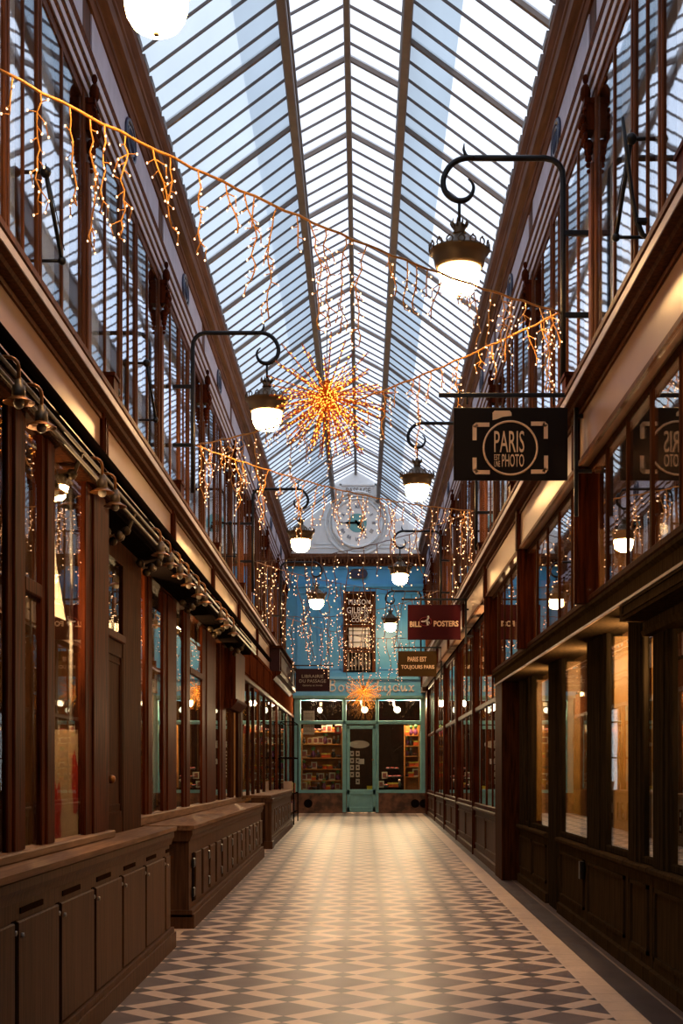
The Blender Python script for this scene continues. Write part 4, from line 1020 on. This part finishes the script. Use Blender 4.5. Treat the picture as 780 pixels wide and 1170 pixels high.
# small lit spot lamps in the brown window
for k in range(5):
    o = empty('spot_lamp', (1.95, 17.6, Z(.85 - .22 * k))); MB().ball((1.95, 17.6, Z(.86 - .22 * k)), .022, 8, 6).build('lamp_bulb', M['tinybulb'], o); MB().bbox(1.92, 2.05, 17.58, 17.62, Z(.885 - .22 * k), Z(.90 - .22 * k), .004).build('lamp_bar', M['brass'], o)
    tag(o, 'small glowing shelf lamp in the brown right window, ' + ['topmost', 'second from top', 'middle', 'second from bottom', 'lowest'][k] + ' of five', 'lamp', 'lamps stacked in the brown right window')
for (x, y, d, lab) in ((2.0, 8.75, .83, 'small bright spot lamp at the head of the narrow right window'), (2.1, 13.0, .75, 'small bright spot lamp in the farther dark right window')):
    o = empty('ceiling_spot', (x, y, Z(d))); MB().ball((x, y, Z(d)), .025, 10, 8).build('lamp_bulb', M['tinybulb'], o); MB().lathe([(.03, 0), (.03, .08), (.012, .10), (.012, .16)], (x, y, Z(d) + .012), 10).build('lamp_housing', M['enamel'], o); tag(o, lab, 'lamp')

# ------------------------------------------------------------------ lanterns on wall brackets
def lantern():
    r = empty('wall_lantern')
    def P(px, py): return ((650 - px) * .00194, 0, (130 - py) * .00194 + 1.60)
    b = MB(); k = .00194
    bend = [(.0, 0, 1.44)] + [(.13 - .13 * math.cos(a), 0, 1.47 + .13 * math.sin(a)) for a in (.3, .7, 1.1, PI / 2)]
    b.tube([(0, 0, -.01), (0, 0, .7)] + bend + [(.4, 0, 1.60), P(320, 130)], .022, 10)
    sc = [(320, 130), (285, 130), (245, 146), (217, 178), (205, 215), (211, 250), (232, 275), (262, 288), (290, 284), (310, 266), (318, 240), (312, 220), (298, 207)]
    pts = []
    for i in range(len(sc) - 1):
        p0, p1, p2, p3 = [Vector(P(*sc[j])) for j in (max(i - 1, 0), i, i + 1, min(i + 2, len(sc) - 1))]
        for q in range(3):
            t = q / 3; pts.append(.5 * ((2 * p1) + (p2 - p0) * t + (2 * p0 - 5 * p1 + 4 * p2 - p3) * t * t + (3 * p1 - p0 - 3 * p2 + p3) * t ** 3))
    pts.append(Vector(P(*sc[-1])))
    n = len(pts); b.tube(pts, [.021 if i < n * .6 else .021 - .016 * (i - n * .6) / (n * .4) for i in range(n)], 10)
    b.tube([P(300, 130), P(288, 118), P(281, 98), P(283, 74)], [.016, .014, .010, .003], 8)
    b.build('bracket', M['iron'], r, recentre=False)
    for z in (1.06, .47): MB().bbox(-.20, .01, -.018, .018, z - .018, z + .018, .004).build('strut', M['iron'], r, recentre=False)
    X = (650 - 265) * k
    b = MB(); b.tube([(X, 0, 1.30), (X, 0, 1.12)], .011, 8); b.build('hanger_rod', M['iron'], r, recentre=False)
    b = MB(); b.lathe([(.012, 1.14), (.03, 1.13), (.045, 1.115), (.05, 1.10), (.038, 1.075), (.05, 1.06), (.035, 1.045)], (X, 0, 0), 18)
    for j in range(10):
        a = 2 * PI * j / 10; b.tube([(X + .048 * math.cos(a), .048 * math.sin(a), 1.10), (X + .062 * math.cos(a), .062 * math.sin(a), 1.125), (X + .058 * math.cos(a), .058 * math.sin(a), 1.155)], [.008, .007, .002], 5)
    b.build('crown', M['bronze'], r, recentre=False)
    b = MB(); b.lathe([(.034, 1.05), (.06, 1.035), (.10, 1.00), (.135, .965), (.165, .945), (.185, .935), (.215, .93), (.215, .915), (.195, .905), (.185, .87), (.178, .83), (.165, .805), (.15, .80), (.15, .83), (.16, .88)], (X, 0, 0), 28)
    for j in range(16):
        a = 2 * PI * j / 16; ca, sa = math.cos(a), math.sin(a)
        rr = .024; c0 = Vector((X + .215 * ca, .215 * sa, .945)); tdir = Vector((-sa, ca, 0))
        b.tube([c0 + tdir * rr * math.cos(t) + Vector((0, 0, rr * math.sin(t))) for t in [2 * PI * q / 8 for q in range(8)]], .006, 4, True)
        b.ball(c0 + Vector((0, 0, .028)), .009, 5, 4)
    b.build('lamp_hood', M['bronze'], r, recentre=False)
    b = MB(); b.lathe([(.152, .825), (.150, .78), (.146, .73), (.135, .685), (.11, .645), (.075, .622), (.03, .612), (.005, .611)], (X, 0, 0), 28); b.build('globe', M['globe'], r, recentre=False)
    MB().lathe([(.002, .595), (.012, .60), (.014, .612), (.004, .618)], (X, 0, 0), 10).build('finial', M['bronze'], r, recentre=False)
    return r
LA = lantern()
LP = [(-1, 6.3, 'nearest lantern, its glowing globe cut by the top left edge'), (1, 9.77, 'large lantern on a black scroll bracket above the camera shop sign'), (-1, 13.66, 'large left wall lantern beside the golden starburst'), (1, 17.2, 'right wall lantern just left of the camera shop sign'),
      (-1, 21.2, 'second left wall lantern, left of the white clock gable'), (1, 24.9, 'right wall lantern in front of the brown cornice under the clock gable'), (-1, 28.6, 'farthest left lantern, against the blue upper wall'), (1, 33.2, 'farthest right lantern, against the blue wall by the burgundy sign')]
for i, (s, y, lab) in enumerate(LP):
    c = LA if i == 0 else copy_tree(LA)
    c.location = (-1.70 if s < 0 else 1.45, y, Z(2.82)); c.rotation_euler = (0, 0, 0 if s < 0 else PI)
    tag(c, lab + ', lit', 'lantern', 'bracket lanterns along the arcade')
    x = (-1.70 + .747) if s < 0 else (1.45 - .747)

# ------------------------------------------------------------------ icicle light garlands, zigzag from lantern to lantern
def strand(seed, L, step=.05):
    q = random.Random(seed); w_ = MB(); bl = MB()
    p = Vector((0, 0, 0)); pts = [p.copy()]; n = max(3, int(L / step))
    for i in range(n):
        p = p + Vector((q.uniform(-.022, .022), q.uniform(-.02, .02), -L / n)); pts.append(p.copy())
    w_.tube(pts, .0045, 5)
    for i in range(1, n + 1):
        a = q.uniform(0, 2 * PI)
        e = pts[i] + Vector((q.uniform(.015, .045) * (1 if q.random() < .5 else -1), q.uniform(-.03, .03), -q.uniform(-.01, .035)))
        w_.tube([pts[i], e], .003, 4); bl.ball(e, .0054, 5, 3, 1.3)
        if q.random() < .22:
            m_ = pts[i] + Vector((q.uniform(.03, .06) * (1 if q.random() < .5 else -1), q.uniform(-.02, .02), -.035)); e2 = m_ + Vector((q.uniform(-.02, .02), 0, -.06))
            w_.tube([pts[i], m_, e2], .0038, 4); bl.ball(e2, .0054, 5, 3, 1.3); bl.ball(m_, .006, 5, 3, 1.3)
    return w_, bl
VAR = []
for v in range(10):
    L = [.12, .22, .34, .46, .55, .28, .40, .18, .50, .62][v]
    w_, bl = strand(40 + v, L)
    s0 = w_.build('icicle_strand', M['amber_lit_wire'], recentre=False); b0 = bl.build('led_bulbs', M['bulb'], s0, recentre=False); b0['kind'] = 'stuff'
    VAR.append(s0)
VAR2 = []
for v in range(8):
    w_, bl = strand(90 + v, [.3, .5, .7, .9, 1.1, .4, .8, .6][v], .085)
    s0 = w_.build('icicle_strand', M['dark_wire'], recentre=False); b0 = bl.build('led_bulbs', M['bulb'], s0, recentre=False); b0['kind'] = 'stuff'
    VAR2.append(s0)
used_v = set()
ATT = [(-1.68, 6.3, 3.26), (1.43, 9.77, 3.31), (-1.68, 13.66, 3.29), (1.43, 17.2, 3.31), (-1.68, 21.2, 3.29), (1.43, 24.9, 3.33), (-1.68, 28.6, 3.3), (1.43, 33.2, 3.3)]
GL = ['from the near left wall to the big right lantern', 'from the big right lantern to the left lantern by the large starburst', 'from the large left lantern to the right wall below the camera sign',
      'sloping down rightwards to left in front of the clock gable', 'along the brown cornice under the clock gable', 'across the blue upper wall, rising to the left', 'farthest string, across the blue wall above the burgundy sign']
for gi in range(7):
    A, B = Vector((ATT[gi][0], ATT[gi][1], Z(ATT[gi][2]))), Vector((ATT[gi + 1][0], ATT[gi + 1][1], Z(ATT[gi + 1][2])))
    r = empty('icicle_light_string', tuple(A)); tag(r, 'icicle light string ' + GL[gi], 'string lights')
    sag = [.10, .12, .12, .15, .15, .2, .2][gi]; pts = []
    N = 40
    for k in range(N + 1):
        t = k / N; p = A.lerp(B, t) + Vector((0, 0, -4 * sag * t * (1 - t) + .006 * math.sin(k * 2.3))); pts.append(p)
    MB().tube(pts, .0075 if gi < 3 else .006, 6).build('cable', M['amber_lit_wire'] if gi < 3 else M['dark_wire'], r)
    t = .015 if gi != 5 else .06; q = random.Random(500 + gi)
    ln = (B - A).length
    while t < .985:
        p = A.lerp(B, t) + Vector((0, 0, -4 * sag * t * (1 - t)))
        v = q.choice(VAR if gi < 3 else VAR2)
        if v.name in used_v: c = copy_tree(v, r)
        else: used_v.add(v.name); c = v; c.parent = r
        c.location = p - A; c.rotation_euler = (0, 0, q.uniform(0, 6.28))
        if gi >= 3: c.scale = (1.5, 1.5, 1.1)
        t += q.uniform(.07, .19) / ln * (1.1, 1.2, 1.1, 2.3, 2.0, 2.2, 2.2)[gi]
for v in VAR + VAR2:
    if v.parent is None:
        for c in list(v.children): bpy.data.objects.remove(c)
        bpy.data.objects.remove(v)

# ------------------------------------------------------------------ golden starbursts hung from the strings
def starburst(loc, R, label, hangz, cyl=True, seed=5, n=100):
    r = empty('starburst_light', loc); tag(r, label, 'light', None)
    q = random.Random(seed)
    b = MB(); b.lathe([(.002, -.05), (.035, -.03), (.04, .0), (.036, .02), (.04, .03), (.04, .12), (.034, .13), (.002, .135)], (0, 0, 0), 12)
    b.build('hub', M['copper'], r, recentre=False)
    MB().tube([(0, 0, .13), (0, 0, hangz)], .004, 5).build('hanging_wire', M['dark_wire'], r, recentre=False)
    vs = []
    for v in range(5):
        L = R * [1.0, .92, 1.08, .84, 1.14][v]; w_ = MB(); bl = MB(); qq = random.Random(70 + v)
        for s_ in (0, PI):
            w_.tube([(k_ * L / 12, .006 * math.cos(k_ * 1.5 + s_), .006 * math.sin(k_ * 1.5 + s_)) for k_ in range(13)], .0034 * R / .48, 4)
        k_ = .12
        while k_ < 1:
            bl.ball((L * k_, qq.uniform(-.012, .012), qq.uniform(-.012, .012)), .0068 * R / .48, 5, 3, 1.0); k_ += qq.uniform(.07, .13)
        sp = w_.build('spoke', M['copper'], r, recentre=False); bb = bl.build('led_bulbs', M['ledgold'], sp, recentre=False); bb['kind'] = 'stuff'; vs.append(sp)
    cnt = 0
    for i in range(n):
        # spread over the sphere, denser downwards
        z = 1 - 2 * ((i + .5) / n) ** .62; z = max(-.93, z)
        if z > .93: continue
        a = i * 2.39996 + q.uniform(-.12, .12)
        z = max(-1, min(1, z + q.uniform(-.05, .05)))
        sp = vs[i % 5]
        c = copy_tree(sp, r) if i >= 5 else sp
        h = math.sqrt(max(0, 1 - z * z)); d = Vector((h * math.cos(a), h * math.sin(a), z))
        c.rotation_euler = d.to_track_quat('X', 'Z').to_euler(); c.location = d * .02
    return r
def on_string(gi, t, sag):
    A, B = Vector(ATT[gi]), Vector(ATT[gi + 1]); return A.lerp(B, t) + Vector((0, 0, -4 * sag * t * (1 - t)))
starburst((-.297, 11.6, Z(3.21)), .49, 'large golden starburst light hanging in the middle of the arcade', .75)
starburst((.04, 30.9, Z(1.84)), .40, 'small golden starburst light low in front of the far shop lettering', 1.35, seed=9)

# ------------------------------------------------------------------ hanging signs
def sign_frame(r, side, X, y, ztop, w_, h, post_z0, wallx, gap=.05):
    """flat bar bracket: post by the wall, arm over the sign, two struts"""
    s = side
    b = MB(); b.bbox(X - .014, X + .014, y - .012, y + .012, post_z0, ztop, .003)
    b.bbox(X - s * (w_ + .16), X + s * .014, y - .012, y + .012, ztop - .012, ztop + .016, .003)
    b.tube([(X - s * (w_ + .02), y, ztop), (X - s * (w_ + .02), y, ztop + .07)], .004, 5)
    b.build('bracket', M['iron'], r)
    for z in (ztop - .14, ztop - h - .02): MB().bbox(X, wallx, y - .012, y + .012, z - .012, z + .012, .003).build('strut', M['iron'], r)
    for k in (.12, .88): MB().tube([(X - s * (.06 + w_ * k), y, ztop), (X - s * (.06 + w_ * k), y, ztop - gap - .01)], .006, 6).build('hook', M['iron'], r)
def poly2(b, pts, y, d=.004): b.poly([(x, y, z) for x, z in pts], (0, d, 0))
def thick(b, pts, y, t, d=.004):
    """flat band of width t along pts in the xz plane"""
    P = [Vector((x, 0, z)) for x, z in pts]
    for i in range(len(P) - 1):
        u = (P[i + 1] - P[i]); u.normalize(); n = Vector((-u.z, 0, u.x)) * t / 2
        a0, a1 = P[i] - u * t * .2 * (i > 0), P[i + 1] + u * t * .2 * (i < len(P) - 2)
        b.poly([(v.x, y, v.z) for v in (a0 - n, a1 - n, a1 + n, a0 + n)], (0, d, 0))
y = 9.2; k = y / F
def SX_(px): return (px - 413) * k
def SZ_(py): return HC + (882 - py) * k
r = empty('hanging_sign', (SX_(583), y, SZ_(549))); tag(r, 'black square-cornered hanging sign with a camera outline around a ring of cream letters', 'sign')
sign_frame(r, 1, SX_(658), y, SZ_(452), SX_(648) - SX_(518), SZ_(466) - SZ_(549), SZ_(590), 1.56)
MB().bbox(SX_(518), SX_(648), y - .012, y + .012, SZ_(549), SZ_(466), .004).build('sign_board', M['signblack'], r)
fy_ = y - .018
u = lambda px: SX_(500 + px / 4.333); v_ = lambda py: SZ_(440 + py / 4.333)
b = MB()
cxx, czz = u(358), v_(314)
b.tube([(cxx + (u(490) - u(226)) / 2 * math.cos(a), fy_ + .004, czz + (u(490) - u(226)) / 2 * math.sin(a)) for a in [2 * PI * q / 48 for q in range(48)]], .0075, 6, True)
b.build('ring', M['cream'], r)
b = MB()
thick(b, [(u(254), v_(199)), (u(190), v_(199)), (u(181), v_(208)), (u(181), v_(276))], fy_, (u(20) - u(0)))
b.build('camera_corner', M['cream'], r); b = MB(); thick(b, [(u(460), v_(194)), (u(524), v_(194)), (u(533), v_(203)), (u(533), v_(268))], fy_, (u(20) - u(0)))
b.build('camera_corner', M['cream'], r); b = MB(); thick(b, [(u(181), v_(362)), (u(181), v_(424)), (u(190), v_(434)), (u(256), v_(434))], fy_, (u(20) - u(0)))
b.build('camera_corner', M['cream'], r); b = MB(); thick(b, [(u(534), v_(352)), (u(534), v_(420)), (u(525), v_(431)), (u(460), v_(431))], fy_, (u(20) - u(0)))
b.build('camera_corner', M['cream'], r); b = MB(); poly2(b, [(u(270), v_(176)), (u(270), v_(140)), (u(280), v_(130)), (u(354), v_(130)), (u(363), v_(140)), (u(364), v_(155)), (u(320), v_(160)), (u(290), v_(172))], fy_)
b.build('camera_viewfinder', M['cream'], r)
b = MB()
def fit_text(b, s, x0, x1, z0, z1, y, size=1.0, offset=0.0, spacing=1.0):
    vs, fs = text_mb(s, size, 1.0, spacing, 'LEFT', offset)
    ax = min(p[0] for p in vs); bx_ = max(p[0] for p in vs); az = min(p[2] for p in vs); bz = max(p[2] for p in vs)
    b.add([(x0 + (p[0] - ax) / (bx_ - ax) * (x1 - x0), y + p[1], z0 + (p[2] - az) / (bz - az) * (z1 - z0)) for p in vs], fs)
fit_text(b, 'PARIS', u(278), u(426), v_(336), v_(230), fy_); fit_text(b, 'PHOTO', u(316), u(425), v_(407), v_(345), fy_)
fit_text(b, 'EST', u(278), u(306), v_(374), v_(346), fy_); fit_text(b, 'UNE', u(278), u(306), v_(407), v_(379), fy_)
b.build('lettering', M['cream'], r)
# burgundy sign
y = 19.0; k = y / F
r = empty('hanging_sign', (SX_(497), y, SZ_(731))); tag(r, 'burgundy hanging sign lettered in cream on the right wall', 'sign')
sign_frame(r, 1, SX_(532), y, SZ_(685), SX_(526) - SX_(465.5), SZ_(691) - SZ_(731), SZ_(735), 1.56)
MB().bbox(SX_(465.5), SX_(526), y - .015, y + .015, SZ_(731), SZ_(691), .004).build('sign_board', M['signred'], r)
fy_ = y - .022; u = lambda px: SX_(450 + px / 8.667); v_ = lambda py: SZ_(680 + py / 8.667)
b = MB(); fit_text(b, 'BILL', u(155), u(270), v_(316), v_(262), fy_, offset=.03); fit_text(b, 'POSTERS', u(392), u(636), v_(312), v_(256), fy_, offset=.03); b.build('lettering', M['cream'], r)
b = MB(); thick(b, [(u(268), v_(262)), (u(300), v_(262)), (u(326), v_(248))], fy_, .02); thick(b, [(u(326), v_(250)), (u(340), v_(225)), (u(336), v_(208))], fy_, .022); thick(b, [(u(322), v_(244)), (u(326), v_(268)), (u(334), v_(300))], fy_, .024); thick(b, [(u(322), v_(262)), (u(345), v_(268)), (u(350), v_(282))], fy_, .014)
b.build('leaping_figure_mark', M['white'], r)
b = MB(); b.tube([(u(312) + .085 * math.cos(a), fy_ + .002, v_(262) + .06 * math.sin(a)) for a in [2 * PI * q / 30 for q in range(30)]], .003, 5, True); b.build('thin_red_ring', M['red'], r)
# olive sign
y = 25.6; k = y / F
r = empty('hanging_sign', (SX_(476), y, SZ_(773))); tag(r, 'dark olive hanging sign lettered in two gold lines below the burgundy one', 'sign')
sign_frame(r, 1, SX_(504), y, SZ_(740), SX_(498.5) - SX_(454.5), SZ_(744) - SZ_(773), SZ_(775), 1.56)
MB().bbox(SX_(454.5), SX_(498.5), y - .015, y + .015, SZ_(773), SZ_(744), .004).build('sign_board', M['signolive'], r)
fy_ = y - .022
b = MB(); fit_text(b, 'PARIS EST', SX_(465.5), SX_(487), SZ_(756), SZ_(750.5), fy_, offset=.02); fit_text(b, 'TOUJOURS PARIS', SX_(458), SX_(496), SZ_(765.5), SZ_(760), fy_, offset=.02); b.build('lettering', M['cream'], r)
# plum sign, left
y = 31.0; k = y / F
r = empty('hanging_sign', (SX_(357), y, SZ_(790))); tag(r, 'dark plum hanging sign lettered in small capitals at the far left', 'sign')
sign_frame(r, -1, SX_(333.5), y, SZ_(760.5), SX_(376.5) - SX_(337), SZ_(764) - SZ_(790), SZ_(788), -1.86)
MB().bbox(SX_(337.5), SX_(376.5), y - .015, y + .015, SZ_(790), SZ_(764), .004).build('sign_board', M['signplum'], r)
fy_ = y - .022; u = lambda px: SX_(330 + px / 4.875); v_ = lambda py: SZ_(755 + py / 4.875)
b = MB(); fit_text(b, 'LIBRAIRIE', u(72), u(192), v_(95), v_(78), fy_); fit_text(b, 'DU PASSAGE', u(58), u(206), v_(122), v_(104), fy_); fit_text(b, 'Galerie et livres anciens'[:18], u(76), u(186), v_(142), v_(132), fy_); b.build('lettering', M['enamel'], r)

# ------------------------------------------------------------------ window stays and small ironwork
def stay(x, y, z, side, lab, L=.42):
    r = empty('window_stay', (x, y, z)); tag(r, lab, 'stay')
    s = -side
    MB().tube([(x + s * .10, y, z + L * .5), (x + s * .14, y + .25, z - L * .5)], .013, 8).build('rod', M['iron'], r)
    b = MB(); b.ball((x + s * .10, y, z + L * .5), .034, 8, 6); b.tube([(x, y, z + L * .5), (x + s * .10, y, z + L * .5)], .012, 6); b.build('upper_pivot', M['iron'], r)
    b = MB(); b.ball((x + s * .14, y + .25, z - L * .5), .026, 8, 6); b.tube([(x, y + .25, z - L * .5), (x + s * .14, y + .25, z - L * .5)], .010, 6); b.build('lower_pivot', M['iron'], r)
    MB().tube([(x + s * .10, y, z + L * .62), (x + s * .155, y + .25, z - L * .35)], .003, 5).build('cord', M['iron'], r)
for (px, py, side, lab) in ((50, 238, -1, 'black iron window stay high on the near left windows'), (166, 443, -1, 'black iron window stay on the left windows beyond the first lantern string'), (262, 615, -1, 'small black window stay on the far left windows')):
    Y = 1.84 * F / (413 - px); stay(-1.93, Y, HC + (882 - py) * Y / F, -1, lab)
Y = 1.55 * F / (725 - 413); stay(1.63, Y, HC + (882 - 205) * Y / F, 1, 'black iron window stay on the near right windows', .46)
# hooked iron arm at the right edge
Y = 6.9
r = empty('hooked_iron_arm', (1.45, Y, Z(2.6))); tag(r, 'curved black iron arm with an upright hook at the upper right edge', 'bracket')
kk = Y / F
b = MB(); pp = [(711, 134), (716, 175), (722, 225), (727, 252), (734, 268), (746, 276), (760, 277), (800, 275)]
b.tube([((a - 413) * kk, Y, HC + (882 - c) * kk) for a, c in pp], [.009, .011, .012, .014, .014, .013, .013, .013], 8); b.build('arm', M['iron'], r)
b = MB(); b.bbox((752 - 413) * kk, (758 - 413) * kk, Y - .02, Y + .02, HC + (882 - 282) * kk, HC + (882 - 246) * kk, .004); b.bbox((726 - 413) * kk, (738 - 413) * kk, Y - .02, Y + .02, HC + (882 - 256) * kk, HC + (882 - 250) * kk, .003); b.build('clamp', M['iron'], r)
# wall lamps' wires, small hooks on the left fascia
o = MB().lathe([(.02, 0), (.035, .02), (.03, .05), (.012, .07)], (-1.80, 9.95, Z(2.75)), 12).build('door_bell', M['iron']); tag(o, 'small iron bell fitting on the near left pilaster above the ledge', 'bell')

# ------------------------------------------------------------------ fill lights added inside the shops and the boutique
for (x, y, z, p) in ((-1.86, 7.3, .9, 48), (-2.3, 6.2, 1.2, 20), (-2.0, 11.0, 1.2, 40), (-2.3, 14.6, 1.3, 60), (-2.3, 17.5, 1.3, 60), (-2.2, 22.5, 1.2, 60), (-2.2, 27, 1.2, 50),
                     (1.98, 13.5, .8, 45), (1.98, 11.3, .8, 50), (1.98, 9.4, .8, 45), (1.96, 8.5, .7, 16), (2.2, 6.8, .7, 24), (2.1, 9.5, 1.7, 40), (2.1, 13, 1.7, 40), (2.1, 6, 1.7, 40), (2.0, 17.6, 1.3, 130), (2.1, 21.5, 1.3, 60), (2.1, 25, 1.3, 50), (2.1, 28.5, 1.3, 50)):
    point('shop_fill_light', (x, y, Z(z)), p, WARM, .04)  # added to brighten the window displays, no lamp fitting modelled
for (x, y, z, p) in ((XB(358), yb + .28, ZB(803), 14), (XB(380), yb + .28, ZB(803), 14), (XB(405), yb + 1.0, ZB(806), 8), (XB(446), yb + .3, ZB(803), 14), (XB(470), yb + .3, ZB(803), 16)):
    point('boutique_fill_light', (x, y, z), p * 8, (1, .7, .4), .08)  # added near the glass top to brighten the boutique goods
for o in list(COL.objects):
    if o.type == 'EMPTY' and o.name.split('.')[0] in KN and o.name not in used_proto: pass
